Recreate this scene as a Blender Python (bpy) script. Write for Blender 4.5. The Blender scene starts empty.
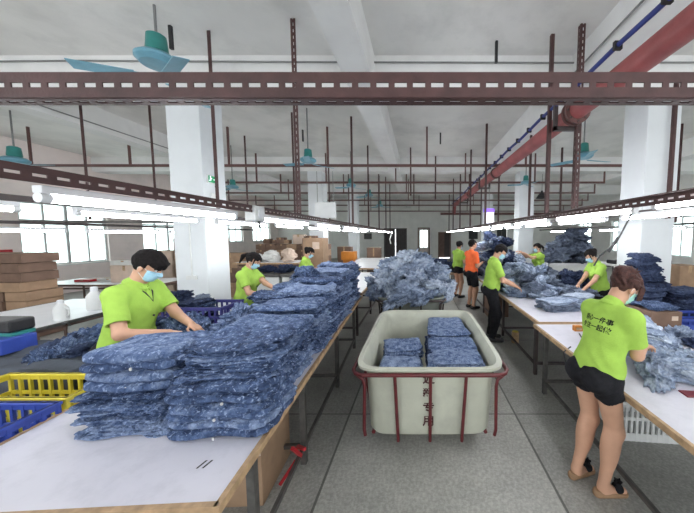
import bpy, math, random
import numpy as np
from mathutils import Vector, Matrix, noise as mnoise
random.seed(7)
C = bpy.context.scene.collection
PI = math.pi
def rnd(a, b): return random.uniform(a, b)

# ------------------------------------------------------------------ materials
def new_mat(name):
    m = bpy.data.materials.new(name); m.use_nodes = True
    nt = m.node_tree; b = nt.nodes['Principled BSDF']
    return m, nt, b
def pm(name, col, rough=0.6, var=0.12, scale=8.0, metal=0.0, bump=0.0, bscale=60.0, spec=0.5, stain=None, stain_scale=1.5, stain_amt=0.5):
    m, nt, b = new_mat(name); N = nt.nodes; L = nt.links
    tc = N.new('ShaderNodeTexCoord')
    nz = N.new('ShaderNodeTexNoise'); nz.inputs['Scale'].default_value = scale; nz.inputs['Detail'].default_value = 6
    L.new(tc.outputs['Object'], nz.inputs['Vector'])
    mp = N.new('ShaderNodeMapRange'); mp.inputs[1].default_value = .3; mp.inputs[2].default_value = .7
    mp.inputs[3].default_value = 1 - var; mp.inputs[4].default_value = 1 + var
    L.new(nz.outputs['Fac'], mp.inputs[0])
    vm = N.new('ShaderNodeVectorMath'); vm.operation = 'SCALE'; vm.inputs[0].default_value = col[:3]
    L.new(mp.outputs[0], vm.inputs['Scale'])
    out = vm.outputs[0]
    if stain:
        n2 = N.new('ShaderNodeTexNoise'); n2.inputs['Scale'].default_value = stain_scale; n2.inputs['Detail'].default_value = 9; n2.inputs['Roughness'].default_value = .65
        L.new(tc.outputs['Object'], n2.inputs['Vector'])
        m2 = N.new('ShaderNodeMapRange'); m2.inputs[1].default_value = .48; m2.inputs[2].default_value = .72; m2.inputs[4].default_value = stain_amt
        L.new(n2.outputs['Fac'], m2.inputs[0])
        mx = N.new('ShaderNodeMixRGB'); mx.inputs[2].default_value = (*stain, 1)
        L.new(m2.outputs[0], mx.inputs[0]); L.new(out, mx.inputs[1]); out = mx.outputs[0]
    L.new(out, b.inputs['Base Color'])
    b.inputs['Roughness'].default_value = rough; b.inputs['Metallic'].default_value = metal
    b.inputs['Specular IOR Level'].default_value = spec
    if bump:
        n3 = N.new('ShaderNodeTexNoise'); n3.inputs['Scale'].default_value = bscale; n3.inputs['Detail'].default_value = 5
        L.new(tc.outputs['Object'], n3.inputs['Vector'])
        bp = N.new('ShaderNodeBump'); bp.inputs['Strength'].default_value = bump; bp.inputs['Distance'].default_value = .02
        L.new(n3.outputs['Fac'], bp.inputs['Height']); L.new(bp.outputs[0], b.inputs['Normal'])
    return m
def emis(name, col, s):
    m, nt, b = new_mat(name)
    b.inputs['Base Color'].default_value = (*col, 1); b.inputs['Emission Color'].default_value = (*col, 1); b.inputs['Emission Strength'].default_value = s
    return m
def denim(name, dark, mid, light, wear=.5, ns=15):
    m, nt, b = new_mat(name); N = nt.nodes; L = nt.links
    tc = N.new('ShaderNodeTexCoord'); oi = N.new('ShaderNodeObjectInfo')
    add = N.new('ShaderNodeVectorMath'); add.operation = 'ADD'
    sc = N.new('ShaderNodeVectorMath'); sc.operation = 'SCALE'; sc.inputs[0].default_value = (31, 17, 11)
    L.new(oi.outputs['Random'], sc.inputs['Scale']); L.new(tc.outputs['Object'], add.inputs[0]); L.new(sc.outputs[0], add.inputs[1])
    nz = N.new('ShaderNodeTexNoise'); nz.inputs['Scale'].default_value = ns; nz.inputs['Detail'].default_value = 10; nz.inputs['Roughness'].default_value = .62
    L.new(add.outputs[0], nz.inputs['Vector'])
    # object to object shift of the wash
    sh = N.new('ShaderNodeMath'); sh.operation = 'MULTIPLY_ADD'; sh.inputs[1].default_value = .26; sh.inputs[2].default_value = -.11
    L.new(oi.outputs['Random'], sh.inputs[0])
    ad = N.new('ShaderNodeMath'); ad.operation = 'ADD'; L.new(nz.outputs['Fac'], ad.inputs[0]); L.new(sh.outputs[0], ad.inputs[1])
    cr = N.new('ShaderNodeValToRGB'); e = cr.color_ramp.elements
    e[0].position = .27; e[0].color = (*dark, 1); e[1].position = .76; e[1].color = (*light, 1)
    q = cr.color_ramp.elements.new(.5); q.color = (*mid, 1)
    L.new(ad.outputs[0], cr.inputs[0])
    # thin pale wear lines along creases
    n2 = N.new('ShaderNodeTexNoise'); n2.inputs['Scale'].default_value = 55; n2.inputs['Detail'].default_value = 5
    n2.inputs['Distortion'].default_value = .5
    L.new(add.outputs[0], n2.inputs['Vector'])
    r2 = N.new('ShaderNodeMapRange'); r2.inputs[1].default_value = .56; r2.inputs[2].default_value = .68; r2.inputs[4].default_value = wear
    L.new(n2.outputs['Fac'], r2.inputs[0])
    mx = N.new('ShaderNodeMixRGB'); mx.inputs[2].default_value = (*[min(1, c * 1.35 + .03) for c in light], 1)
    L.new(r2.outputs[0], mx.inputs[0]); L.new(cr.outputs[0], mx.inputs[1])
    L.new(mx.outputs[0], b.inputs['Base Color'])
    b.inputs['Roughness'].default_value = .9; b.inputs['Specular IOR Level'].default_value = .2
    n3 = N.new('ShaderNodeTexNoise'); n3.inputs['Scale'].default_value = 60; n3.inputs['Detail'].default_value = 6
    L.new(add.outputs[0], n3.inputs['Vector'])
    bp = N.new('ShaderNodeBump'); bp.inputs['Strength'].default_value = .9; bp.inputs['Distance'].default_value = .03
    L.new(n3.outputs['Fac'], bp.inputs['Height']); L.new(bp.outputs[0], b.inputs['Normal'])
    return m
M = {}
M['denim'] = denim('denim_mid', (.018, .030, .072), (.082, .128, .255), (.30, .38, .56), .7)
M['denim_light'] = denim('denim_light', (.07, .10, .17), (.31, .38, .52), (.62, .69, .80), .3, 8)
M['denim_dark'] = denim('denim_dark', (.010, .014, .032), (.032, .046, .10), (.09, .12, .21), .3)
M['denim_grey'] = denim('denim_grey', (.04, .05, .08), (.13, .16, .23), (.30, .35, .44), .3, 8)
M['angle'] = pm('maroon_steel', (.066, .028, .027), .55, .25, 12, bump=.15)
M['dark_angle'] = pm('dark_steel', (.06, .045, .045), .5, .3, 12)
M['pipe'] = pm('red_pipe', (.33, .085, .085), .45, .2, 5, bump=.1)
M['pipe_brown'] = pm('brown_pipe', (.12, .055, .05), .5, .2, 6)
M['steel_grey'] = pm('grey_steel', (.10, .095, .09), .45, .3, 14, metal=.3)
M['top'] = pm('laminate_lilac', (.66, .65, .72), .35, .04, 3, stain=(.42, .42, .48), stain_scale=9, stain_amt=.35)
M['top_white'] = pm('laminate_white', (.70, .72, .74), .3, .04, 3, stain=(.5, .5, .52), stain_scale=5, stain_amt=.3)
M['edge'] = pm('wood_edge', (.42, .28, .16), .6, .3, 20)
M['edge_dark'] = pm('dark_edge', (.06, .06, .055), .5, .5, 30)
M['tub'] = pm('fibreglass_cream', (.52, .53, .44), .4, .08, 4, stain=(.36, .36, .31), stain_scale=3.5, stain_amt=.6, bump=.1, bscale=25)
M['tub_grey'] = pm('fibreglass_grey', (.23, .25, .22), .5, .15, 5, stain=(.12, .12, .11), stain_scale=4)
M['frame_red'] = pm('maroon_frame', (.11, .014, .018), .4, .25, 15)
M['rubber'] = pm('black_rubber', (.02, .02, .02), .7)
M['letter'] = pm('brown_paint', (.06, .012, .014), .6)
M['black'] = pm('black_plastic', (.018, .018, .02), .5)
M['wall'] = pm('painted_wall', (.84, .83, .80), .85, .05, 2, stain=(.62, .62, .60), stain_scale=1.2, stain_amt=.35)
M['wallpink'] = pm('painted_wall_warm', (.90, .80, .77), .85, .04, 2, stain=(.6, .56, .54), stain_scale=1.1, stain_amt=.4)
M['ceil'] = pm('painted_ceiling', (.80, .79, .765), .9, .06, 1.5, stain=(.52, .52, .50), stain_scale=.9, stain_amt=.6, bump=.15, bscale=6)
M['beam'] = pm('painted_beam', (.80, .80, .79), .85, .04, 2, stain=(.55, .55, .55), stain_scale=1.6, stain_amt=.35)
M['column'] = pm('painted_column', (.72, .75, .77), .75, .03, 2, stain=(.55, .57, .58), stain_scale=1.3, stain_amt=.3)
M['shirt'] = pm('lime_cotton', (.335, .53, .088), .85, .06, 18, bump=.25, bscale=120, spec=.2)
M['orange'] = pm('orange_cotton', (.90, .16, .05), .85, .06, 18, bump=.2, bscale=120, spec=.2)
M['blackcloth'] = pm('black_cotton', (.014, .014, .017), .9, .3, 25, bump=.3, bscale=90, spec=.2)
M['skin'] = pm('skin', (.56, .32, .215), .55, .07, 12, spec=.35)
M['hair'] = pm('black_hair', (.010, .008, .008), .75, .5, 60, bump=.6, bscale=180, spec=.15)
M['hair_red'] = pm('brown_hair', (.060, .026, .022), .5, .5, 50, bump=.6, bscale=160, spec=.2)
M['mask'] = pm('mask_blue', (.36, .60, .74), .8, .04, 30)
M['mask_green'] = pm('mask_green', (.36, .66, .60), .8, .04, 30)
M['white_eye'] = pm('eye_white', (.7, .7, .68), .3, .02)
M['lip'] = pm('lip', (.42, .16, .13), .5, .05)
M['blue'] = pm('blue_plastic', (.035, .07, .36), .4, .12, 9)
M['navy'] = pm('navy_plastic', (.05, .05, .22), .4, .12, 9)
M['yellow'] = pm('yellow_plastic', (.72, .60, .06), .4, .1, 9)
M['white'] = pm('white_plastic', (.70, .71, .70), .45, .06, 9)
M['card'] = pm('cardboard', (.33, .215, .135), .85, .14, 7)
M['card_dark'] = pm('cardboard_brown', (.17, .105, .075), .85, .18, 7)
M['card_pale'] = pm('cardboard_pale', (.60, .47, .38), .85, .1, 7)
M['teal'] = pm('teal_enamel', (.035, .22, .20), .35, .1, 9)
M['teal_blue'] = pm('pale_blue_enamel', (.16, .36, .46), .35, .1, 9)
M['rod'] = pm('grey_rod', (.20, .20, .20), .5)
M['alu'] = pm('window_aluminium', (.55, .57, .57), .4, .05, metal=.2)
M['lampbody'] = pm('lamp_housing', (.75, .76, .78), .4, .03)
M['tube'] = emis('lamp_tube_glow', (.95, .97, 1.0), 30.0)
M['green_sign'] = emis('exit_sign_green', (.01, .20, .07), .6)
M['sign_white'] = emis('lit_sign_white', (.85, .85, .95), .8)
M['purple'] = emis('lit_sign_purple', (.25, .12, .7), .8)
M['greycloth'] = pm('dark_grey_cloth', (.065, .075, .095), .9, .2, 6, bump=.2, bscale=40)
M['red'] = pm('red_paint', (.45, .02, .03), .4, .1)
M['sole'] = pm('cork_sole', (.30, .18, .10), .7, .2, 25)
M['orange_plastic'] = pm('orange_plastic', (.55, .19, .02), .5, .1)
M['phone'] = pm('red_phone_case', (.16, .015, .02), .3, .1)
M['doorwood'] = pm('dark_door', (.055, .045, .045), .5, .2, 4)
M['doorbrown'] = pm('brown_door', (.16, .10, .08), .6, .2, 4)
M['cloth_white'] = pm('white_cloth', (.66, .66, .64), .9, .08, 9, bump=.3, bscale=40)
M['teal_bag'] = pm('teal_bag', (.04, .34, .42), .6, .1)
M['bluecable'] = pm('blue_cable', (.02, .035, .20), .5, .1)
M['cable'] = pm('grey_cable', (.22, .22, .22), .6, .1)
M['metal'] = pm('button_metal', (.7, .7, .68), .35, .05, metal=.6)
M['tag'] = pm('white_tag', (.62, .66, .74), .8, .05)

def glass_mat():
    m, nt, b = new_mat('window_glass'); N = nt.nodes; L = nt.links
    tr = N.new('ShaderNodeBsdfTransparent'); tr.inputs[0].default_value = (.90, .97, .95, 1)
    gl = N.new('ShaderNodeBsdfGlossy'); gl.inputs['Roughness'].default_value = .05
    mx = N.new('ShaderNodeMixShader'); mx.inputs[0].default_value = .06
    L.new(tr.outputs[0], mx.inputs[1]); L.new(gl.outputs[0], mx.inputs[2]); L.new(mx.outputs[0], N['Material Output'].inputs[0])
    return m
M['glass'] = glass_mat()
def floor_mat():
    m, nt, b = new_mat('concrete_floor'); N = nt.nodes; L = nt.links
    tc = N.new('ShaderNodeTexCoord'); geo = N.new('ShaderNodeSeparateXYZ'); L.new(tc.outputs['Object'], geo.inputs[0])
    def noise(s, d=8, r=.6):
        n = N.new('ShaderNodeTexNoise'); n.inputs['Scale'].default_value = s; n.inputs['Detail'].default_value = d; n.inputs['Roughness'].default_value = r
        L.new(tc.outputs['Object'], n.inputs['Vector']); return n.outputs['Fac']
    def math_(op, a, b_=None, c=None):
        n = N.new('ShaderNodeMath'); n.operation = op
        for i, v in enumerate((a, b_, c)):
            if v is None: continue
            if isinstance(v, (int, float)): n.inputs[i].default_value = v
            else: L.new(v, n.inputs[i])
        return n.outputs[0]
    cr = N.new('ShaderNodeValToRGB'); e = cr.color_ramp.elements
    e[0].position = .3; e[0].color = (.23, .23, .21, 1); e[1].position = .72; e[1].color = (.41, .405, .375, 1)
    L.new(noise(1.3, 10, .7), cr.inputs[0])
    sp = N.new('ShaderNodeMapRange'); sp.inputs[1].default_value = .42; sp.inputs[2].default_value = .62; sp.inputs[3].default_value = .78; sp.inputs[4].default_value = 1.12
    L.new(noise(42, 6, .7), sp.inputs[0])
    # brushed lighter lane of the aisle between the two long joints
    lane = math_('MULTIPLY', math_('GREATER_THAN', geo.outputs[0], .0 - .7), math_('LESS_THAN', geo.outputs[0], .97))
    lane2 = math_('MULTIPLY_ADD', lane, .30, 1.0)
    v1 = N.new('ShaderNodeVectorMath'); v1.operation = 'SCALE'; L.new(cr.outputs[0], v1.inputs[0]); L.new(math_('MULTIPLY', sp.outputs[0], lane2), v1.inputs['Scale'])
    # joints: x = -0.7 + k*1.67, y every 2.0 m
    fx = math_('ABSOLUTE', math_('SUBTRACT', math_('FRACT', math_('DIVIDE', math_('ADD', geo.outputs[0], 20.74 + .835), 1.67)), .5))
    fy = math_('ABSOLUTE', math_('SUBTRACT', math_('FRACT', math_('DIVIDE', math_('ADD', geo.outputs[1], 20.0 + .3), 2.0)), .5))
    j = math_('MAXIMUM', math_('LESS_THAN', fx, .0055), math_('LESS_THAN', fy, .0035))
    mx = N.new('ShaderNodeMixRGB'); mx.inputs[2].default_value = (.06, .06, .055, 1); L.new(math_('MULTIPLY', j, .8), mx.inputs[0]); L.new(v1.outputs[0], mx.inputs[1])
    L.new(mx.outputs[0], b.inputs['Base Color'])
    b.inputs['Roughness'].default_value = .5
    bp = N.new('ShaderNodeBump'); bp.inputs['Strength'].default_value = .2; bp.inputs['Distance'].default_value = .01
    L.new(noise(30), bp.inputs['Height']); L.new(bp.outputs[0], b.inputs['Normal'])
    return m
M['floor'] = floor_mat()

# ------------------------------------------------------------------ mesh helpers
class MB:
    def __init__(s): s.v = []; s.f = []
    def box(s, c, d, R=None):
        n = len(s.v); c = Vector(c)
        for k in range(8):
            p = Vector(((k & 1) - .5, ((k >> 1) & 1) - .5, ((k >> 2) & 1) - .5)); p = Vector((p.x * d[0], p.y * d[1], p.z * d[2]))
            if R is not None: p = R @ p
            s.v.append(tuple(c + p))
        for f in ((0, 2, 3, 1), (4, 5, 7, 6), (0, 1, 5, 4), (2, 6, 7, 3), (0, 4, 6, 2), (1, 3, 7, 5)): s.f.append(tuple(n + i for i in f))
        return s
    def b2(s, x0, x1, y0, y1, z0, z1): return s.box(((x0 + x1) / 2, (y0 + y1) / 2, (z0 + z1) / 2), (x1 - x0, y1 - y0, z1 - z0))
    def bar(s, a, b, w, t=None):
        a = Vector(a); b = Vector(b); d = b - a; q = d.to_track_quat('Z', 'Y').to_matrix()
        return s.box((a + b) / 2, (w, t or w, d.length), q)
    def tube(s, pts, r, n=12, cap=True):
        pts = [Vector(p) for p in pts]; rs = r if isinstance(r, (list, tuple)) else [r] * len(pts); base = len(s.v); up = None
        for i, p in enumerate(pts):
            t = (pts[min(i + 1, len(pts) - 1)] - pts[max(i - 1, 0)]).normalized()
            if up is None: up = Vector((0, 0, 1)) if abs(t.z) < .9 else Vector((1, 0, 0))
            x = up.cross(t).normalized(); y = t.cross(x); up = y
            for k in range(n):
                a = 2 * PI * k / n; s.v.append(tuple(p + (x * math.cos(a) + y * math.sin(a)) * rs[i]))
        for i in range(len(pts) - 1):
            for k in range(n):
                s.f.append((base + i * n + k, base + i * n + (k + 1) % n, base + (i + 1) * n + (k + 1) % n, base + (i + 1) * n + k))
        if cap:
            s.f.append(tuple(base + k for k in reversed(range(n)))); s.f.append(tuple(base + (len(pts) - 1) * n + k for k in range(n)))
        return s
    def lathe(s, prof, c=(0, 0, 0), n=24):
        base = len(s.v)
        for r, z in prof:
            for k in range(n):
                a = 2 * PI * k / n; s.v.append((c[0] + r * math.cos(a), c[1] + r * math.sin(a), c[2] + z))
        m = len(prof)
        for i in range(m - 1):
            for k in range(n): s.f.append((base + i * n + k, base + i * n + (k + 1) % n, base + (i + 1) * n + (k + 1) % n, base + (i + 1) * n + k))
        s.f.append(tuple(base + k for k in reversed(range(n)))); s.f.append(tuple(base + (m - 1) * n + k for k in range(n)))
        return s
    def slotted(s, o, ax, wd, L, W, T, pitch=.075, sl=.05, sw=.012):
        """flat strip with slots: o corner mid-start, ax length dir, wd width dir (unit)"""
        ax = Vector(ax).normalized(); wd = Vector(wd).normalized(); nn = ax.cross(wd); R = Matrix((ax, wd, nn)).transposed(); o = Vector(o)
        h = (W - sw) / 2
        for sg in (-1, 1): s.box(o + ax * L / 2 + wd * sg * (sw / 2 + h / 2), (L, h, T), R)
        x = 0
        br = pitch - sl
        while x < L:
            e = min(br, L - x); s.box(o + ax * (x + e / 2), (e, sw, T), R); x += pitch
        return s
    def build(s, name, mat, parent=None, smooth=False, loc=None, bevel=0, subsurf=0):
        me = bpy.data.meshes.new(name); me.from_pydata(s.v, [], s.f); me.update()
        return link(name, me, mat, parent, smooth, loc, bevel)
def link(name, me, mat, parent=None, smooth=False, loc=None, bevel=0):
    for mm in (mat if isinstance(mat, list) else [mat]): me.materials.append(mm)
    if smooth:
        me.shade_smooth()
        me.set_sharp_from_angle(angle=math.radians(smooth if smooth is not True else 40))
    o = bpy.data.objects.new(name, me); C.objects.link(o)
    if parent: o.parent = parent
    if loc: o.location = loc
    if bevel:
        b = o.modifiers.new('bevel', 'BEVEL'); b.width = bevel; b.segments = 2; b.limit_method = 'ANGLE'
    return o
def tag(o, label=None, cat=None, group=None, kind=None):
    if label: o['label'] = label
    if cat: o['category'] = cat
    if group: o['group'] = group
    if kind: o['kind'] = kind
    return o
def thing(name, loc, label, cat, group=None, rz=0):
    o = bpy.data.objects.new(name, None); C.objects.link(o); o.location = loc; o.rotation_euler = (0, 0, rz); o.empty_display_size = .1
    return tag(o, label, cat, group)
def struct(mb, name, mat, **k): return tag(mb.build(name, mat, **k), kind='structure')
def copy_tree(o, parent=None):
    c = o.copy(); C.objects.link(c)
    if parent: c.parent = parent
    for ch in o.children: copy_tree(ch, c)
    return c
ORD = ['topmost', 'second from the top', 'third from the top', 'fourth from the top', 'fifth from the top', 'sixth from the top', 'seventh from the top', 'eighth from the top', 'ninth from the top', 'tenth from the top', 'eleventh from the top', 'twelfth from the top', 'thirteenth from the top', 'fourteenth from the top', 'fifteenth from the top', 'sixteenth from the top', 'seventeenth from the top', 'eighteenth from the top', 'nineteenth from the top', 'twentieth from the top', 'twenty-first from the top', 'twenty-second from the top', 'twenty-third from the top', 'twenty-fourth from the top']
NTH = ['nearest', 'second nearest', 'third nearest', 'fourth nearest', 'fifth nearest', 'sixth nearest', 'seventh nearest', 'eighth nearest', 'ninth nearest', 'tenth nearest', 'eleventh nearest', 'twelfth nearest', 'thirteenth nearest', 'fourteenth nearest']

# ------------------------------------------------------------------ camera, world
cam = bpy.data.cameras.new('camera'); co = bpy.data.objects.new('camera', cam); C.objects.link(co)
co.location = (0, 0, 1.8); co.rotation_euler = (math.radians(90 - 4.33), 0, 0)
cam.sensor_width = 36; cam.lens = 280 / 694 * 36; cam.shift_x = -(419 - 347) / 694; cam.shift_y = 0; cam.clip_start = .02
bpy.context.scene.camera = co
w = bpy.data.worlds.new('world'); bpy.context.scene.world = w; w.use_nodes = True
bg = w.node_tree.nodes['Background']; bg.inputs[0].default_value = (.93, .97, 1.0, 1); bg.inputs[1].default_value = 3.2
vs = bpy.context.scene.view_settings; vs.view_transform = 'Standard'; vs.look = 'None'; vs.gamma = 1; vs.use_curve_mapping = False; vs.exposure = 0.42

# ------------------------------------------------------------------ the hall
XL, XR, YB, YF, ZS, ZB = -11.0, 11.0, 22.0, -3.0, 4.42, 3.95
struct(MB().b2(XL, XR, YF, YB, -.1, 0), 'floor', M['floor'])
struct(MB().b2(XL, XR, YF, YB, ZS, ZS + .15), 'ceiling', M['ceil'])
COLY = [4.3, 9.6, 14.9, 20.2]
n = 0
for yy in COLY:
    n += 1; struct(MB().b2(XL, XR, yy, yy + .45, ZB, ZS), 'trim_%d' % n, M['beam'])
for x0, x1 in ((-6.95, -6.6), (-1.02, -.65), (2.25, 2.6), (7.3, 7.65)):
    n += 1
    mb = MB(); prev = YF
    for yy in COLY + [YB]:
        mb.b2(x0, x1, prev, yy, ZB, ZS); prev = yy + .45
    struct(mb, 'trim_%d' % n, M['beam'])
for x0 in (-3.76, 3.4):
    for i, yy in enumerate(COLY[:3]):
        c = MB().b2(x0, x0 + .5, yy, yy + .5, 0, ZB if yy < 99 else ZB).build('column', M['column'], bevel=.012)
        tag(c, 'white painted square column, %s on the %s side of the hall' % (NTH[i], 'left' if x0 < 0 else 'right'), 'column', 'hall columns')
# back wall with door openings
def wall_y(name, openings, y0, y1, x0, x1, z1, mat):
    mb = MB(); cur = x0
    for a, b, za, zb in sorted(openings):
        mb.b2(cur, a, y0, y1, 0, z1)
        if za > 0: mb.b2(a, b, y0, y1, 0, za)
        mb.b2(a, b, y0, y1, zb, z1); cur = b
    mb.b2(cur, x1, y0, y1, 0, z1); return struct(mb, name, mat)
doors = [(-2.75, -.95, 0, 2.35), (-.1, .85, 0, 2.4), (1.5, 2.5, 0, 2.05)]
wall_y('wall_back', doors + [(6.1, 6.9, 1.4, 2.3)], YB, YB + .2, XL, XR, ZS, M['wall'])
def wall_x(name, openings, x0, x1, y0, y1, z1, mat):
    mb = MB(); cur = y0
    for a, b, za, zb in sorted(openings):
        mb.b2(x0, x1, cur, a, 0, z1); mb.b2(x0, x1, a, b, 0, za); mb.b2(x0, x1, a, b, zb, z1); cur = b
    mb.b2(x0, x1, cur, y1, 0, z1); return struct(mb, name, mat)
wall_y('wall_light_baffle', [(-9.5, -1.5, .8, 3.6), (.5, 9.5, .8, 3.6)], YF - .2, YF, XL, XR, ZS, M['wall'])  # unseen wall behind the camera, added with wide openings to cut daylight
wl = [(4.2, 6.2, .9, 2.75), (7.75, 9.95, .9, 2.75), (11.2, 13.0, .9, 2.75), (15.2, 17.6, 1.4, 2.75), (18.6, 20.8, 1.4, 2.75)]
wr = [(4.5, 6.5, .9, 2.6), (7.6, 9.4, .9, 2.6), (11.3, 12.4, .9, 2.6), (15.2, 16.1, .9, 2.6), (18, 19.5, .9, 2.6)]
wall_x('wall_left', wl, XL - .2, XL, YF, YB, ZS, M['wallpink'])
wall_x('wall_right', wr, XR, XR + .2, YF, YB, ZS, M['wall'])
wi = 0
for X, lst in ((XL - .1, wl), (XR + .1, wr)):
    for a, b, za, zb in lst:
        wi += 1
        r = thing('window_%d' % wi, (X, (a + b) / 2, za), None, None); r['kind'] = 'structure'
        W = b - a; H = zb - za; mb = MB()
        k = max(2, round(W / .55))
        for i in range(k + 1): mb.box((0, -W / 2 + .025 + i * (W - .05) / k, H / 2), (.06, .05 if i % 2 else .08, H))
        for z in (.025, H * .72, H - .025): mb.box((0, 0, z), (.05, W, .05))
        mb.build('window_frame', M['alu'], r)
        MB().box((.0, 0, H / 2), (.008, W - .05, H - .05)).build('window_pane', M['glass'], r)
        MB().box(((.06 if X < 0 else -.06), 0, -.02), (.16, W + .08, .03)).build('window_sill', M['white'], r)
def door(i, x0, x1, z1, mat, kind):
    r = thing('door_%d' % i, ((x0 + x1) / 2, YB + .05, 0), None, None); r['kind'] = 'structure'; W = x1 - x0
    mb = MB()
    for s in (-1, 1): mb.box((s * (W / 2 - .04), -.02, z1 / 2), (.08, .16, z1))
    mb.box((0, -.02, z1 - .04), (W, .16, .08)); mb.build('door_frame', M['doorbrown'] if kind != 'dark' else M['steel_grey'], r)
    if kind == 'dark':
        for s in (-1, 1):
            MB().box((s * W / 4, .04, z1 / 2), (W / 2 - .05, .05, z1 - .1)).build('door_leaf', mat, r, bevel=.005)
            MB().tube([(s * .08, -.02, 1.0), (s * .08, -.02, 1.25)], .012).build('handle', M['alu'], r)
    elif kind == 'glass':
        mb = MB()
        for s in (-1, 1): mb.box((s * (W / 2 - .13), .04, z1 / 2), (.10, .05, z1 - .1))
        mb.box((0, .04, .45), (W - .2, .05, .8)); mb.box((0, .04, z1 - .14), (W - .2, .05, .12)); mb.box((0, .04, 1.4), (.06, .05, 1.6))
        mb.build('door_leaf', M['wallpink'], r)
        MB().box((0, .04, 1.5), (W - .2, .01, 1.6)).build('door_pane', M['glass'], r)
    else:
        MB().box((-W / 4, .12, z1 / 2), (W / 2, .05, z1 - .1)).build('door_leaf', mat, r)
        MB().box((W / 4, .12, z1 / 2), (W / 2, .05, z1 - .1)).build('door_leaf', M['doorwood'], r)
door(1, *(-2.75, -.95), 2.35, M['doorwood'], 'dark'); door(2, -.1, .85, 2.4, M['wall'], 'glass'); door(3, 1.5, 2.5, 2.05, M['doorbrown'], 'brown')
r = thing('window_%d' % (wi + 1), (6.5, YB + .08, 1.4), None, None); r['kind'] = 'structure'
MB().box((0, 0, .03), (.8, .06, .06)).box((0, 0, .87), (.8, .06, .06)).box((0, 0, .45), (.05, .06, .9)).build('window_frame', M['steel_grey'], r)
MB().box((0, .02, .45), (.76, .02, .86)).build('window_pane', M['black'], r)
# conduit and box on the left column, exit sign on its aisle face
t = thing('exit_sign', (-3.26, 4.47, 2.60), 'small green lit exit sign on the nearest left column', 'sign')
MB().box((.012, 0, .07), (.024, .20, .13)).build('sign_box', M['white'], t)
MB().box((.027, 0, .07), (.006, .18, .10)).build('sign_face', M['green_sign'], t)
mb = MB()  # running figure and arrow
mb.box((.032, -.055, .07), (.004, .02, .05)).box((.032, -.055, .107), (.004, .018, .018)).box((.032, -.07, .045), (.004, .04, .010)).box((.032, -.04, .08), (.004, .035, .010))
mb.box((.032, .035, .07), (.004, .05, .012)).box((.032, .065, .07), (.004, .012, .04)); mb.build('pictogram', M['sign_white'], t)
t = thing('junction_box', (-3.255, 4.47, 2.36), 'small white junction box with a wire under the exit sign', 'junction box')
MB().box((.015, 0, .05), (.03, .07, .10)).build('box_body', M['white'], t, bevel=.004)
MB().tube([(.01, .03, .02), (.012, .08, -.02), (.012, .1, .08), (.012, .05, .22)], .004, 8).build('wire', M['cable'], t)
tag(MB().tube([(-3.50, 4.288, 1.15), (-3.50, 4.288, 2.0)], .011).box((-3.50, 4.28, 1.15), (.16, .03, .06)).build('cable_conduit', M['white']), 'thin white cable duct ending in a socket on front of the left column', 'conduit')
# ceiling cables across the near girder
tag(MB().tube([(-8, 4.27, 4.30), (-5, 4.27, 4.33), (-1.5, 4.27, 4.31), (2, 4.27, 4.30), (6, 4.27, 4.31)], .012, 8).build('ceiling_cable', M['cable']), 'dark cable strung along the nearest ceiling girder', 'cable')
tag(MB().tube([(2.2, -.5, 4.12), (2.2, 3, 4.1), (2.2, 4.2, 4.09)], .012, 8).build('ceiling_cable', M['cable']), 'thin cable clipped along the ceiling beam beside the red pipe', 'cable')
tag(MB().tube([(-6.55, .5, 4.05), (-6.55, 3, 4.02), (-6.5, 8, 4.05)], .012, 8).build('ceiling_cable', M['cable']), 'thin cable sagging along the left ceiling beam', 'cable')

# ------------------------------------------------------------------ steel overhead frame
mb = MB(); mb.slotted((-3.2, 1.2, 2.415), (1, 0, 0), (0, 0, 1), 5.2, .10, .006, .075, .050, .019)
mb.slotted((-3.2, 1.2 + .034, 2.366), (1, 0, 0), (0, 1, 0), 5.2, .06, .006, .075, .045, .016)
o = mb.build('slotted_angle_bar', M['angle']); tag(o, 'long maroon slotted steel angle crossing the whole picture near the camera', 'steel bar')
for sgn, X, nm in ((-1, -1.5, 'left'), (1, 1.6, 'right')):
    mb = MB(); mb.slotted((X, .7 if sgn < 0 else .7, 2.035), (0, 1, 0), (0, 0, 1), 15.3, .06, .005, .075, .045, .012)
    mb.slotted((X - .025, .7, 2.067), (0, 1, 0), (1, 0, 0), 15.3, .05, .005, .075, .045, .010)
    mb.build('slotted_lamp_rail', M['angle']); o = C.objects[-1]
    tag(o, 'slotted maroon lamp rail running over the %s work table' % nm, 'steel rail')
    X2 = sgn * (2.72 if sgn < 0 else 2.42)
    o = MB().b2(X2 - .02, X2 + .02, 1.0, 16, 2.03, 2.07).build('lamp_rail', M['dark_angle']); tag(o, 'thin dark steel rail carrying the second lamp row at %s' % nm, 'steel rail')
def hanger(X, Y, z0, z1, w=.04, slotted=False, label='', mat='angle'):
    mb = MB()
    if slotted:
        mb.slotted((X, Y, z0), (0, 0, 1), (1, 0, 0), z1 - z0, w, .005, .075, .04, .012); mb.slotted((X - w / 2, Y + w / 2, z0), (0, 0, 1), (0, 1, 0), z1 - z0, w, .005, .075, .04, .012)
    else:
        mb.b2(X - w / 2, X + w / 2, Y - .003, Y + .003, z0, z1); mb.b2(X - w / 2, X - w / 2 + .006, Y, Y + w, z0, z1)
    tag(mb.build('steel_hanger', M[mat]), label, 'hanger', 'steel hangers')
hanger(-1.53, 3.6, 2.05, 4.5, .06, True, 'perforated maroon steel hanger, nearest over the left work table')
hanger(2.04, 3.68, 2.05, 4.5, .06, True, 'perforated maroon steel hanger right of the red pipe, nearest over right table')
hanger(1.75, 3.86, 2.05, 4.5, .045, False, 'plain dark steel hanger left of the red pipe, nearest over right table')
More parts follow.
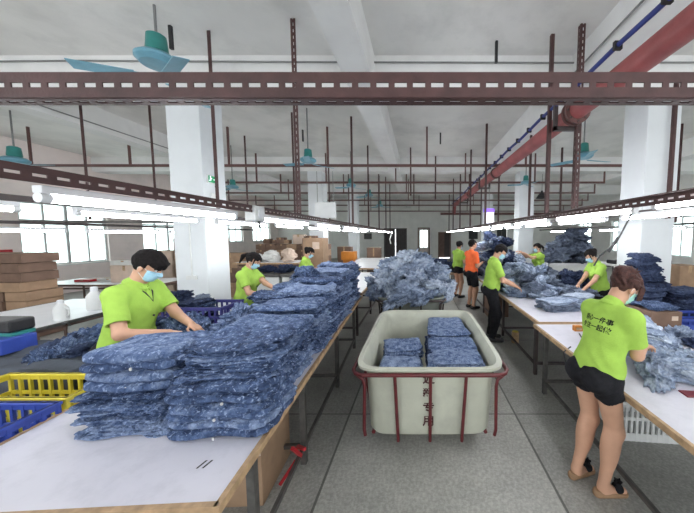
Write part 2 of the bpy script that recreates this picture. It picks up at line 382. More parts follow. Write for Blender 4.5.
hanger(-2.70, 3.80, 2.05, 4.5, .045, False, 'plain maroon steel hanger beside the exit sign column')
hanger(3.72, 4.2, 2.05, 4.0, .045, False, 'plain maroon steel hanger in front of the nearest right column')
for i, yy in enumerate((6.4, 8.4, 10.6, 12.8, 14.6)):
    hanger(-1.5, yy, 2.05, 4.5, .045, False, 'plain steel hanger over the left table inner rail, %s of the five' % ['nearest', 'second', 'third', 'fourth', 'farthest'][i])
    hanger(1.6, yy + .4, 2.05, 4.5, .045, False, 'plain steel hanger over the right table inner rail, %s of the five' % ['nearest', 'second', 'third', 'fourth', 'farthest'][i])
for i, yy in enumerate((6.2, 8.6, 11)):
    hanger(-2.72, yy, 2.05, 4.5, .04, False, 'plain steel hanger on the left outer lamp rail behind the column, %s of three' % ['nearest', 'middle', 'farthest'][i])
    hanger(2.42, yy, 2.05, 4.5, .04, False, 'plain steel hanger on the right outer lamp rail, %s of three' % ['nearest', 'middle', 'farthest'][i])
for i, (X, yy) in enumerate(((-5.6, 6.9), (-6.3, 5.4), (-5.2, 5.6), (-4.6, 7.6), (-.25, 8.6), (.55, 9.5), (-.2, 11.0), (6.2, 6.8), (4.3, 8.6), (5.6, 5.2))):
    hanger(X, yy, 2.1 if X < -4 or X > 4 else 3.0, 4.5, .045, False, 'plain steel hanger %s' % ['well left of the left column, farther back', 'at left nearest the left windows', 'just left of the left column', 'behind the left column', 'over the middle aisle, nearest one', 'over the middle aisle, right one', 'over the middle aisle, farthest one', 'right of the right column', 'far back at right beyond the column', 'at the right picture edge'][i])
# anchor stubs left in the ceiling
for i, (X, Y) in enumerate(((-3.12, 3.72), (1.05, 4.0), (.55, 7.4), (-2.9, 7.2))):
    tag(MB().bar((X, Y, ZS), (X, Y, ZS - .28), .035).build('anchor_stub', M['black']), 'short black anchor stub in the ceiling ' + ['beside the near teal fan', 'between centre beam and red pipe', 'beyond the slotted angle right of centre beam', 'beyond the slotted angle left of centre beam'][i], 'anchor stub', 'anchor stubs')
for i, (yy, x0, x1, z) in enumerate(((7.0, -9.5, 5.05, 3.5), (9.2, -7.5, 6, 3.5), (11.3, -8, 7, 3.48), (13.4, -9, 8, 3.45), (15.6, -9, 9, 3.45), (17.6, -9, 9, 3.3))):
    mb = MB().b2(x0, x1, yy - .025, yy + .025, z - .03, z + .03)
    for k in range(7):
        xx = x0 + .02 + (x1 - x0 - .04) * k / 6; mb.b2(xx - .02, xx + .02, yy - .02, yy + .02, z, z + (.35 if k == 6 else ZS - z))
    tag(mb.build('cross_rail', M['pipe_brown']), 'dark red steel cross rail high across the hall, %s one' % ['nearest', 'second', 'third', 'fourth', 'fifth', 'sixth'][i], 'cross rail')
# far low rails
# red pipe
t = thing('red_pipe', (1.95, 0, 3.32), 'large red pipe running along the ceiling at right', 'pipe')
MB().tube([(0, -.8, -.03), (0, 6, 0.04), (0, 15.6, .14)], .108, 28).build('pipe_run', M['pipe'], t, smooth=True)
for yy in (3.55, 3.63): MB().tube([(0, yy, 0.01), (0, yy + .035, .01)], .155, 28).build('flange', M['pipe_brown'], t, smooth=30)
mb = MB()
for k in range(8):
    a = 2 * PI * k / 8; mb.tube([(math.cos(a) * .133, 3.53, math.sin(a) * .133 + .01), (math.cos(a) * .133, 3.69, math.sin(a) * .133 + .01)], .011, 6)
mb.build('flange_bolts', M['dark_angle'], t)
for yy in (7.2, 10.8): MB().tube([(0, yy, 0.05), (0, yy + .06, .05)], .135, 24).build('coupling', M['pipe_brown'], t, smooth=30)
for i, yy in enumerate((3.72, 8.3, 12.0)):
    mb = MB().b2(1.74, 2.08, yy, yy + .05, 3.15, 3.20).b2(1.74, 1.785, yy, yy + .05, 3.15, 3.50).b2(2.035, 2.08, yy, yy + .05, 3.15, 3.5)
    tag(mb.build('pipe_bracket', M['dark_angle']), 'dark steel cradle under the red pipe, %s one' % ['nearest', 'middle', 'farthest'][i], 'bracket')
pts = [(1.76, -.6 + k * .4, 3.47 + .01 * math.sin(k * 1.7)) for k in range(40)]
t = thing('blue_cable', (0, 0, 0), 'dark blue cable with clips beside the red pipe', 'cable')
MB().tube(pts, .022, 8).build('cable_run', M['bluecable'], t, smooth=True)
for k in range(22): MB().b2(1.725, 1.795, -.4 + k * .5, -.37 + k * .5, 3.44, 3.51).build('cable_clip', M['black'], t)
t = thing('branch_pipe', (0, 15.75, 3.0), 'dark red branch pipe crossing at the far end of the red pipe', 'pipe')
MB().tube([(1.2, 0, .0), (8.5, 0, .0)], .07, 16).build('pipe_run', M['pipe_brown'], t, smooth=True)
MB().tube([(1.95, -.2, .45), (1.95, .0, .0)], .1, 16).build('elbow', M['pipe'], t, smooth=True)

# ------------------------------------------------------------------ lamps
def make_lamp():
    r = thing('tube_lamp', (0, 0, 0), 'x', 'lamp')
    MB().b2(-.022, .022, -.62, .62, .018, .05).build('lamp_housing', M['lampbody'], r, bevel=.004)
    MB().tube([(0, -.585, 0), (0, .585, 0)], .018, 14).build('lamp_tube', M['tube'], r, smooth=True)
    for s in (-1, 1): MB().tube([(0, s * .585, 0), (0, s * .62, 0)], .021, 14).build('end_cap', M['lampbody'], r, smooth=30)
    return r
lamp0 = make_lamp(); used = False
def lamps(X, y0, n, z, pitch, rowname, dx=None):
    global used
    for k in range(n):
        l = lamp0 if not used else copy_tree(lamp0); used = True
        l.location = (X, y0 + k * pitch, z); l['label'] = 'white tube lamp, %s in the %s' % (NTH[k], rowname); l['group'] = 'tube lamps'
lamps(-1.56, 1.78, 10, 1.955, 1.55, 'inner row over the left table')
lamps(-2.72, 1.3, 9, 1.975, 1.55, 'outer row over the left table')
lamps(1.66, 1.38, 1, 2.0, 1.5, 'row over right table, cut by picture edge')
lamps(1.66, 2.78, 10, 1.99, 1.45, 'inner row over the right table')
lamps(2.42, 2.75, 7, 2.0, 1.5, 'outer row over the right table')
lamps(-5.3, 3.6, 3, 1.86, 1.5, 'row over the far left bench')
lamps(5.6, 6.5, 4, 1.95, 1.6, 'row beyond the right column')
o = MB().b2(-5.33, -5.27, 2.0, 9, 1.95, 1.99).build('lamp_rail', M['dark_angle']); tag(o, 'thin dark steel rail carrying the far left bench lamps', 'steel rail')
o = MB().b2(5.57, 5.63, 5.2, 13, 2.02, 2.06).build('lamp_rail', M['dark_angle']); tag(o, 'thin dark steel rail carrying the lamps beyond the right column', 'steel rail')
o = MB().b2(-9.5, -3.8, 5.35, 5.40, 2.03, 2.08).build('lamp_rail', M['steel_grey']); tag(o, 'grey cross rail above the far left benches', 'steel rail')
o = MB().b2(3.0, 5.6, 7.7, 7.75, 2.0, 2.05).build('lamp_rail', M['steel_grey']); tag(o, 'grey cross rail above the heap of grey jeans', 'steel rail')
# lamp end cables at far end of the left row
tag(MB().tube([(-1.5, 14.9, 2.0), (-1.47, 14.9, 1.8), (-1.56, 14.9, 1.6), (-1.5, 14.9, 1.35)], .03, 8).build('cable_bundle', M['cloth_white'], smooth=True), 'white cable bundle dangling at the far end of the left lamp row', 'cable')
tag(MB().tube([(1.98, 2.62, 2.02), (1.93, 2.66, 1.85), (1.88, 2.68, 1.72), (1.76, 2.72, 1.6), (1.72, 2.74, 1.5)], .008, 8).tube([(1.9, 2.68, 1.78), (1.83, 2.7, 1.64)], .014, 8).build('hanging_cable', M['black'], smooth=True), 'black coiled cable hanging from the right lamp rail above the woman', 'cable')
# switch box on the left rail
t = thing('switch_box', (-1.52, 2.62, 1.93), 'white electrical box on the left lamp rail between two tubes', 'electrical box')
MB().box((0, 0, .07), (.10, .16, .14)).build('box_body', M['white'], t, bevel=.01); MB().tube([(.05, 0, .07), (.062, 0, .07)], .045, 20).build('round_cover', M['lampbody'], t, smooth=30)
MB().tube([(.02, .02, 0), (.02, .03, -.06)], .01, 8).build('plug', M['black'], t)
t = thing('hanging_board', (-1.42, 4.3, 2.06), 'blank white board hanging above the left lamp row', 'board')
MB().box((0, 0, .12), (.32, .015, .24)).build('board_panel', M['white'], t); MB().bar((-.12, 0, .24), (-.12, 0, .7), .008).bar((.12, 0, .24), (.12, 0, .7), .008).build('board_wire', M['cable'], t)
t = thing('hanging_sign', (1.72, 6.95, 2.08), 'small lit white sign with purple top hanging above the right lamps', 'sign')
MB().box((0, 0, .14), (.24, .04, .30)).build('sign_panel', M['sign_white'], t); MB().box((0, 0, .33), (.26, .05, .09)).build('sign_header', M['purple'], t); MB().bar((0, 0, .38), (0, 0, .9), .01).build('sign_rod', M['cable'], t)

# ------------------------------------------------------------------ ceiling fans
def fan(X, Y, z, rot, s, label, droop=.05):
    t = thing('ceiling_fan', (X, Y, z), label, 'fan', 'teal ceiling fans', rot)
    MB().tube([(0, 0, .16 * s), (0, 0, ZS - z)], .014, 10).build('rod', M['rod'], t, smooth=True)
    MB().lathe([(.055 * s, .30 * s), (.085 * s, .28 * s), (.10 * s, .12 * s), (.07 * s, .08 * s)], n=24).build('canopy', M['teal'], t, smooth=35)
    MB().lathe([(.05 * s, -.03 * s), (.15 * s, -.02 * s), (.19 * s, .02 * s), (.19 * s, .05 * s), (.14 * s, .09 * s), (.04 * s, .11 * s)], n=32).build('motor', M['teal_blue'], t, smooth=35)
    for k in range(3):
        a = 2 * PI * k / 3; R = Matrix.Rotation(a, 3, 'Z') @ Matrix.Rotation(.2, 3, 'X')
        MB().box(R @ Vector((.42 * s, 0, -droop * s)), (.50 * s, .13 * s, .008), R).box(R @ Vector((.18 * s, 0, -droop * s * .9)), (.14 * s, .04 * s, .012), R).build('blade', M['teal_blue'], t)
fan(-3.02, 3.4, 3.78, 1.45, 1.08, 'teal ceiling fan nearest the camera above the slotted angle', .17)
fan(-8.6, 6.1, 3.35, 0.0, 1.1, 'teal ceiling fan at the far left of the hall')
fan(-2.32, 6.0, 3.34, .8, .85, 'teal ceiling fan behind the perforated left hanger')
fan(-.55 - 1.6, 9.0, 3.35, .8, .8, 'small teal ceiling fan right of the white hanging board')
fan(-1.9, 10.8, 3.3, .8, .8, 'small distant teal ceiling fan over the left table end')
fan(-1.75, 12.6, 3.1, .4, .8, 'farthest small teal ceiling fan over the left table end')
fan(3.5, 6.1, 3.45, .25, 1.0, 'teal ceiling fan beside the right column top')
fan(3.3, 8.8, 3.4, .8, .8, 'small teal ceiling fan behind the perforated right hanger')
fan(-5.5, 8.4, 3.2, .8, .8, 'small teal ceiling fan behind the left column')
t = thing('pendant_lamp', (4.5, 10.4, 3.15), 'dark conical pendant lamp shade hanging at right rear', 'lamp')
MB().lathe([(.20, 0), (.12, .14), (.05, .2), (.03, .28)], n=24).build('lamp_shade', M['black'], t, smooth=35); MB().tube([(0, 0, .28), (0, 0, ZS - 3.15)], .01, 8).build('cord', M['cable'], t)
# ------------------------------------------------------------------ garments
def nz(p, s, seed=0): return mnoise.noise(Vector((p[0] * s + seed * 7.3, p[1] * s - seed * 3.1, p[2] * s + seed * 1.7)))
def folded_mesh(w, d, t, seed, rough=1.0, layers=2):
    rs = random.Random(seed); NA = 76; v = []; f = []; prof = []
    S = 7 * layers
    for i in range(S + 1):
        u = i / S; ph = (u * layers) % 1.0 if i < S else 1.0
        lay = min(int(u * layers), layers - 1)
        bulge = math.sin(PI * min(max(ph, 0), 1)) ** .55 if 0 < ph < 1 else 0
        prof.append((u * t, .036 * (bulge - 1) * (.8 + .5 * rs.random()), lay))
    offs = [(rs.uniform(-.012, .012), rs.uniform(-.012, .012), rs.random() * 9) for _ in range(layers)]
    def outline(a, ins, lay, z):
        c, s = math.cos(a), math.sin(a); e = 2 / 6.5
        x = math.copysign(abs(c) ** e, c) * (w / 2); y = math.copysign(abs(s) ** e, s) * (d / 2)
        o = offs[lay]; k = 1 + (nz((c * 1.2, s * 1.2, o[2]), 1.6, seed)) * .05 * rough
        k2 = nz((x, y, z * 2), 13, seed + 2) * .016 * rough + nz((x, y, z), 34, seed + 5) * .010 * rough - abs(nz((x, y, z * .5), 22, seed + 6)) * .014 * rough
        L = math.hypot(x, y); q = (L * k + ins + k2) / L
        return x * q + o[0] * rough, y * q + o[1] * rough
    def warp(x, y): return nz((x, y, 0), 3.2, seed + 9) * .018 * rough - .05 * ((x / w) ** 4 + (y / d) ** 4) * t * 4
    for (z, ins, lay) in prof:
        for k in range(NA):
            a = 2 * PI * k / NA; x, y = outline(a, ins, lay, z)
            v.append((x, y, z + warp(x, y) + nz((x, y, z), 28, seed) * .004 * rough + (nz((x, y, 0), 17, seed + 3) * .022 * (rough - 1) if rough > 1.4 else 0)))
    R = len(prof)
    for i in range(R - 1):
        for k in range(NA): f.append((i * NA + k, i * NA + (k + 1) % NA, (i + 1) * NA + (k + 1) % NA, (i + 1) * NA + k))
    # caps
    for top in (1, 0):
        z, ins, lay = prof[-1] if top else prof[0]; prev = [(R - 1) * NA + k if top else k for k in range(NA)]
        for q in (.9, .75, .58, .4, .22):
            cur = []
            for k in range(NA):
                a = 2 * PI * k / NA; x, y = outline(a, ins, lay, z); x *= q; y *= q
                zz = z + warp(x, y)
                if top: zz += .004 + nz((x, y, 0), 14, seed) * .007 * rough + abs(nz((x, y, 1), 9, seed + 3)) * .008 * rough
                cur.append(len(v)); v.append((x, y, zz))
            for k in range(NA):
                fc = (prev[k], prev[(k + 1) % NA], cur[(k + 1) % NA], cur[k]); f.append(fc if top else fc[::-1])
            prev = cur
        c = len(v); v.append((0, 0, z + warp(0, 0) + (.006 if top else 0)))
        for k in range(NA): fc = (prev[k], prev[(k + 1) % NA], c); f.append(fc if top else fc[::-1])
    me = bpy.data.meshes.new('folded'); me.from_pydata(v, [], f); me.update(); me.shade_smooth(); return me
def crumple_mesh(rx, ry, rz, seed, amp=.080):
    import bmesh
    bm = bmesh.new(); bmesh.ops.create_icosphere(bm, subdivisions=5, radius=1)
    for q in bm.verts:
        p = q.co.copy(); b = Vector((p.x * rx, p.y * ry, p.z * rz))
        wv = Vector((nz(p, 1.3, seed), nz(p, 1.3, seed + 4), nz(p, 1.3, seed + 8))) * .9
        s = p + wv
        r = 0; a = 1
        for o in range(5):
            r += a * (abs(nz(s, 1.7 * 2.0 ** o, seed + o)) * 2 - .5); a *= .52
        b += Vector((p.x, p.y, p.z)) * (-amp * r) + Vector((wv.x, wv.y, wv.z * .4)) * .10 * rx / .2
        q.co = b
    me = bpy.data.meshes.new('crumpled'); bm.to_mesh(me); bm.free(); me.shade_smooth(); return me
FOLD = []
def protos():
    specs = [(.56, .42, .046, 1, .8, 1), (.54, .42, .046, 2, 1.3, 2), (.57, .41, .046, 3, .9, 1), (.53, .43, .048, 4, 1.9, 3), (.55, .41, .046, 5, 2.4, 3), (.56, .42, .046, 6, 1.5, 2)]
    return [folded_mesh(*s) for s in specs]
FM = protos(); CM = [crumple_mesh(.20, .15, .085, s) for s in (11, 12, 13, 14, 15)]
def with_mat(me, mat):
    c = me.copy(); c.materials.append(mat); return c
FD = {k: [with_mat(m, M[k]) for m in FM] for k in ('denim', 'denim_light', 'denim_dark', 'denim_grey')}
CD = {k: [with_mat(m, M[k]) for m in CM] for k in ('denim', 'denim_light', 'denim_dark', 'denim_grey')}
BTN = MB().tube([(0, 0, 0), (0, -.005, 0)], .0075, 10); bme = bpy.data.meshes.new('button'); bme.from_pydata(BTN.v, [], BTN.f); bme.materials.append(M['metal'])
def fold(x, y, z, rz, mat, k, label, group, sc=(1, 1, 1), tilt=(0, 0), button=None, name='folded_jeans'):
    o = bpy.data.objects.new(name, FD[mat][k]); C.objects.link(o); o.location = (x, y, z); o.rotation_euler = (tilt[0], tilt[1], rz); o.scale = sc
    tag(o, label, 'jeans', group)
    if button is not None:
        b = bpy.data.objects.new('button', bme); C.objects.link(b); b.parent = o; b.location = (button, -.214, .024)
    return o
def stack(x, y, z, n, desc, mat='denim', rz=0, jit=.012, pitch=.040, sc=(1, 1, 1), kinds=(0, 1, 2, 3, 4, 5), mats=None, btn=False, drift=.0, shade='blue', taper=0):
    ph = rnd(0, 6)
    for i in range(n):
        dx = math.sin(i * .5 + ph) * drift; k = random.choice(kinds)
        flip = random.choice((0, PI)) if not btn else 0
        fold(x + dx + rnd(-jit, jit), y + rnd(-jit, jit), z + i * pitch, rz + rnd(-.06, .06) + flip, random.choice(mats) if mats else mat, k,
             'folded %s jeans, %s in the %s' % (shade, ORD[n - 1 - i].replace(' the ', ' '), desc), 'folded jeans', (sc[0] * (1 - taper * (i / n) ** 2), sc[1] * (1 - taper * (i / n) ** 2), sc[2]), (rnd(-.02, .02) * (1 + 4 * taper), rnd(-.02, .02) * (1 + 4 * taper)),
             button=(rnd(-.02, .05)) if btn and i % 2 == 0 else None)
def heap(cx, cy, z, rx, ry, h, n, mat, desc, mats=None, sc=1.0, core=True):
    """a dome of separately crumpled garments"""
    for i in range(n):
        u = (i + .5) / n; r = math.sqrt(u); a = i * 2.39996 + rnd(-.25, .25)
        hh = h * max(0, 1 - r ** 2.2)
        x = cx + rx * r * math.cos(a); y = cy + ry * r * math.sin(a)
        zz = z + .07 + max(0, hh - .06) * rnd(.78, 1.05) * (1.0 if i % 4 else .5)
        put(x, y, zz, mat if not mats else random.choice(mats), desc, sc * rnd(.9, 1.15))
def put(x, y, z, mat, label, sc=1, rot=None, group='crumpled jeans'):
    o = bpy.data.objects.new('crumpled_jeans', random.choice(CD[mat])); C.objects.link(o); o.location = (x, y, z)
    o.rotation_euler = rot or (rnd(-.5, .5), rnd(-.5, .5), rnd(0, 6.28)); o.scale = (sc * rnd(1.05, 1.35), sc * rnd(.7, .95), sc * rnd(.8, 1.05)); return tag(o, label, 'jeans', group)

# ------------------------------------------------------------------ tables
def table(x0, x1, y0, y1, z, label, topm='top', legs=(), legm='steel_grey', edge='edge', t=.025, shelf=None, name='work_table'):
    r = thing(name, ((x0 + x1) / 2, (y0 + y1) / 2, 0), label, 'table'); cx, cy = (x0 + x1) / 2, (y0 + y1) / 2; W = x1 - x0; D = y1 - y0
    MB().b2(-W / 2 + .01, W / 2 - .01, -D / 2 + .01, D / 2 - .01, z - t, z).build('table_top', M[topm], r)
    mb = MB()
    for s in (-1, 1):
        mb.b2(s * W / 2 - .012, s * W / 2 + .012, -D / 2 - .012, D / 2 + .012, z - t - .012, z + .002)
        mb.b2(-W / 2, W / 2, s * D / 2 - .012, s * D / 2 + .012, z - t - .012, z + .002)
    mb.build('edge_strip', M[edge], r)
    mb = MB()
    for s in (-1, 1): mb.b2(s * (W / 2 - .08) - .02, s * (W / 2 - .08) + .02, -D / 2 + .05, D / 2 - .05, z - t - .06, z - t - .012)
    mb.build('apron', M[legm], r)
    for yy in legs:
        for s in (-1, 1):
            x = s * (W / 2 - .06); mb = MB(); mb.b2(x - .02, x + .02, yy - cy - .003, yy - cy + .003, 0, z - t - .01); mb.b2(x + s * .017 - .003, x + s * .017 + .003, yy - cy, yy - cy + .04, 0, z - t - .01)
            mb.build('leg', M[legm], r)
        MB().b2(-W / 2 + .06, W / 2 - .06, yy - cy, yy - cy + .03, .13, .16).b2(-W / 2 + .06, W / 2 - .06, yy - cy, yy - cy + .03, z - .12, z - .09).build('stretcher', M[legm], r)
    if len(legs) > 1:
        for s in (-1, 1): MB().b2(s * (W / 2 - .06) - .012, s * (W / 2 - .06) + .012, legs[0] - cy, legs[-1] - cy, .12, .15).build('stretcher', M[legm], r)
    return r
N0 = len(C.objects)
table(-2.09, -.79, 1.02, 4.85, .75, 'long lilac-white work table at left, loaded with blue jeans stacks', 'top', (1.35, 2.08, 3.2, 4.35))
N1 = len(C.objects)
table(-2.35, -1.05, 5.05, 7.9, .75, 'white work table behind the left jeans pile', 'top_white', (4.9, 6.3, 7.6), 'dark_angle')
table(-2.5, -1.0, 8.3, 12.2, .82, 'farthest white work table in the left row', 'top_white', (8.5, 10, 12), 'dark_angle')
table(1.37, 2.75, .55, 3.25, .75, 'near white work table at right where the nearest woman works', 'top', (.7, 3.05), 'steel_grey')
table(1.45, 2.85, 3.32, 8.2, .75, 'long white work table at right behind the nearest one', 'top', (3.5, 4.9, 6.4, 8.0), 'dark_angle')
N2 = len(C.objects)
# pencil marks on the left table
mb = MB()
for dx in (0, .028): mb.b2(-1.0 + dx * .9, -.992 + dx * .9, 1.20, 1.245, .7495, .7512)
mb.v = [(x + (y - 1.2) * .3, y, z) for x, y, z in mb.v]
tag(mb.build('ink_mark', M['black']), 'two short black ink strokes on the bare end of the left table', 'marks')

# ------------------------------------------------------------------ stacks on the left table
stack(-1.56, 1.66, .75, 5, 'lower frayed bundle of the front left stack', jit=.035, kinds=(3, 4), sc=(.92, 1, 1), drift=.03)
stack(-1.56, 1.70, .75 + 5 * .040, 4, 'upper bundle of the front left stack', kinds=(0, 2), btn=True, sc=(.9, 1, 1.25), pitch=.053)
stack(-1.01, 1.575, .75, 6, 'lower bundle of the stack nearest the camera', kinds=(0, 2), btn=True, pitch=.046, jit=.006, sc=(.96, 1, 1.05))
stack(-1.02, 1.66, .75 + 6 * .044, 4, 'upper bundle of the stack nearest the camera', kinds=(3, 4, 1), jit=.03, pitch=.044)
YS = [2.12, 2.58, 3.04, 3.50, 3.98, 4.48]
for i, (yy, nl, nr) in enumerate(zip(YS, (5, 5, 6, 8, 9, 11), (10, 11, 12, 13, 14, 15))):
    w_ = ['second', 'third', 'fourth', 'fifth', 'sixth', 'last'][i]
    stack(-1.66 + .02 * i, yy, .75, nl, '%s stack, worker side, left table' % w_, jit=.025, kinds=(0, 1, 2, 3, 4, 5), drift=.02)
    stack(-1.08, yy, .75, nr, '%s stack, aisle side, left table' % w_, jit=.03, kinds=(0, 1, 2, 3, 4), drift=.02)
for (x, y, z, l, sc) in ((-1.93, 2.45, 1.02, 'crumpled blue jeans under the hands of the nearest man', .8), (-1.9, 3.75, .98, 'crumpled blue jeans in the hands of the ponytailed woman', .75), (-1.55, 2.55, 1.05, 'crumpled blue jeans on the low stack right of the nearest man', .9),
                      (-1.28, 3.6, 1.32, 'crumpled blue jeans lying on top of the left jeans ridge', .8), (-1.85, 5.75, .95, 'crumpled blue jeans before the farthest left worker', .8)):
    put(x, y, z, 'denim', l, sc, (rnd(-.2, .2), rnd(-.2, .2), rnd(0, 6)))
stack(-1.6, 7.4, .75, 2, 'small pile on middle left table', 'denim_dark', shade='dark')
MB().tube([(-.83, 1.66, .86), (-.80, 1.66, .86)], .022, 14).build('red_clip', M['red']); tag(C.objects[-1], 'tiny round red clip at the foot of the nearest jeans stack', 'clip')

N3 = len(C.objects)
# things under left table
t = thing('cardboard_box', (-1.35, 1.95, 0), 'brown cardboard box on the floor under the left table', 'box')
MB().b2(-.35, .35, -.2, .25, .0, .42).build('box_body', M['card'], t, bevel=.004)
MB().b2(-.35, .35, -.21, -.205, .36, .42).build('flap', M['card_pale'], t)
t = thing('toggle_clamp', (-.84, 2.0, .14), 'red metal toggle clamp on the left table leg near the floor', 'clamp')
MB().bar((0, 0, 0), (-.02, -.1, .14), .022).bar((-.03, .02, .06), (.05, -.05, .09), .02).build('clamp_body', M['red'], t); MB().bar((-.02, -.04, .0), (-.1, -.14, -.1), .016).build('clamp_handle', M['red'], t)

# the left table and all it carries stand a few degrees askew to the aisle
al = list(C.objects); skew = Matrix.Translation((-.79, 1.06, 0)) @ Matrix.Rotation(math.radians(3.2), 4, 'Z') @ Matrix.Translation((.79, -1.06, 0))
for o in al[N0:N1] + al[N2:]:
    if o.parent is None: o.matrix_world = skew @ Matrix.LocRotScale(o.location, o.rotation_euler, o.scale)
# ------------------------------------------------------------------ laundry carts
def cart(x, y, W, L, zr, zb, tubm, framem, label, text=False, ribs=4):
    r = thing('laundry_cart', (x, y, 0), label, 'cart'); N = 64
    def ring(w, l, z, e=2 / 9):
        o = []
        for k in range(N):
            a = 2 * PI * (k + .5) / N; c, s = math.cos(a), math.sin(a); o.append((math.copysign(abs(c) ** e, c) * w / 2, math.copysign(abs(s) ** e, s) * l / 2, z))
        return o
    prof = [(.84, .895, zb), (.87, .915, zb + .03), (.91, .955, zr - .09), (.925, .965, zr - .06), (.995, 1.0, zr - .022), (1.02, 1.015, zr - .012), (1.02, 1.015, zr + .008), (.955, .975, zr + .012), (.93, .96, zr - .01), (.885, .935, zr - .09), (.845, .89, zb + .05), (.80, .86, zb + .035)]
    v = []; f = []
    for a, b, z in prof: v += ring(W * a, L * b, z)
    m = len(prof)
    for i in range(m - 1):
        for k in range(N): f.append((i * N + k, i * N + (k + 1) % N, (i + 1) * N + (k + 1) % N, (i + 1) * N + k))
    f.append(tuple(reversed(range(N)))); f.append(tuple((m - 1) * N + k for k in range(N)))
    q = MB(); q.v = v; q.f = f; q.build('tub', M[tubm], r, smooth=50)
    hw, hl = W / 2 + .02, L / 2 + .02
    rim = [(-hw + .09, -hl, 0), (hw - .09, -hl, 0), (hw - .03, -hl + .03, 0), (hw, -hl + .09, 0), (hw, hl - .09, 0), (hw - .03, hl - .03, 0), (hw - .09, hl, 0), (-hw + .09, hl, 0), (-hw + .03, hl - .03, 0), (-hw, hl - .09, 0), (-hw, -hl + .09, 0), (-hw + .03, -hl + .03, 0), (-hw + .09, -hl, 0)]
    MB().tube([(a, b, zr - .035) for a, b, c in rim], .016, 10, cap=False).build('rim_pipe', M[framem], r, smooth=True)
    fb, wb = -L * .455 - .012, W * .425 + .02
    for k in range(ribs + 1):
        u = -1 + 2 * k / ribs
        if k in (0, ribs):
            s = -1 if k == 0 else 1
            pts = [(s * (hw - .03), -hl + .03, zr - .035), (s * (hw - .09), -hl + .035, zr - .09), (s * (hw - .10), -hl + .03, zr - .14), (s * (wb + .01), fb - .0, zb + .06), (s * (wb), fb, zb + .01)]
        else: pts = [(u * hw * .90, -hl, zr - .03), (u * wb * .98, fb - .012, zb - .03)]
        MB().tube(pts, .0135, 10).build('frame_bar', M[framem], r, smooth=True)
    for s in (-1, 1):
        for k in range(3):
            yy = -hl * .5 + k * hl * .5; MB().tube([(s * hw, yy, zr - .035), (s * (wb + .02), yy * .9, zb - .01)], .013, 8).build('frame_bar', M[framem], r, smooth=True)
    mb = MB()
    for s in (-1, 1): mb.tube([(s * wb * .9, fb * .9, zb - .02), (s * wb * .9, -fb * .9, zb - .02)], .016, 8); mb.tube([(-wb * .9, s * fb * .8, zb - .02), (wb * .9, s * fb * .8, zb - .02)], .016, 8)
    mb.build('base_frame', M[framem], r, smooth=True)
    for sx in (-1, 1):
        for sy in (-1, 1):
            c = MB().b2(-.03, .03, -.01, .05, zb - .06, zb - .02).bar((-.02, .0, zb - .05), (-.02, -.01, .05), .006, .03).bar((.02, 0, zb - .05), (.02, -.01, .05), .006, .03).build('caster', M['steel_grey'], r)
            c.location = (sx * (wb * .62), sy * (-fb * .62), 0)
            MB().tube([(-.012, 0, .05), (.012, 0, .05)], .05, 18).build('wheel', M['rubber'], c, smooth=35)
    return r
cartA = cart(.09, 2.98, 1.20, 1.72, .75, .15, 'tub', 'frame_red', 'cream fibreglass laundry cart with maroon frame in the aisle, nearest')
# painted lettering down the front of the tub (mesh text projected on the sloped face)
def text_mesh(chars, size, bold=.0):
    cu = bpy.data.curves.new('t', 'FONT'); cu.body = chars; cu.size = size; cu.align_x = 'CENTER'; cu.align_y = 'CENTER'; cu.offset = bold; cu.resolution_u = 3
    o = bpy.data.objects.new('t', cu); C.objects.link(o)
    dg = bpy.context.evaluated_depsgraph_get(); me = bpy.data.meshes.new_from_object(o.evaluated_get(dg)); bpy.data.objects.remove(o); return me
lz = [.655, .535, .405, .285]
for ch, z in zip('返新专用', lz):
    me = text_mesh(ch, .098, .002); me.materials.append(M['letter'])
    u = (z - .18) / (.70 - .18); yy = -(1.72 / 2) * (.915 + (.957 - .915) * u) - .006
    o = bpy.data.objects.new('lettering', me); C.objects.link(o); o.parent = cartA; o.location = (-.012, yy, z); o.rotation_euler = (PI / 2 - math.atan2(.036, .50), 0, 0)
# jeans in the near cart
for i, (x, y, n) in enumerate(((.33, 2.50, 12), (.33, 2.86, 12), (.34, 3.22, 12), (.34, 3.55, 12))):
    stack(x, y, .20, n, '%s right hand stack, near cart' % ['first', 'second', 'third', 'fourth'][i], jit=.02, kinds=(0, 1, 3), sc=(.88 if i < 3 else .8, .86, 1), mats=['denim', 'denim', 'denim_dark'], pitch=.041)
stack(-.17, 2.55, .20, 10, 'front left stack in near cart', jit=.02, kinds=(1, 3, 5), sc=(.72, .9, 1), mats=['denim', 'denim_dark'])
stack(-.17, 2.92, .20, 11, 'second left stack, near cart', jit=.02, kinds=(1, 3, 5), sc=(.72, .85, 1), rz=.1)
cart(-.13, 4.95, 1.06, 1.35, .82, .16, 'tub_grey', 'dark_angle', 'greyish green laundry cart heaped with pale blue jeans', ribs=3)
for i in range(52):
    u = (i + .5) / 46; r = math.sqrt(u); a = i * 2.39996; h = .58 * max(0, 1 - r ** 2.6)
    x = -.12 + .60 * r * math.cos(a); y = 4.9 + .66 * r * math.sin(a)
    put(x, y, .86 + max(0, h - .05) * (rnd(.82, 1.05) if i % 4 else .45), 'denim_light', 'crumpled pale blue jeans in the heap on the grey cart', rnd(.85, 1.1))
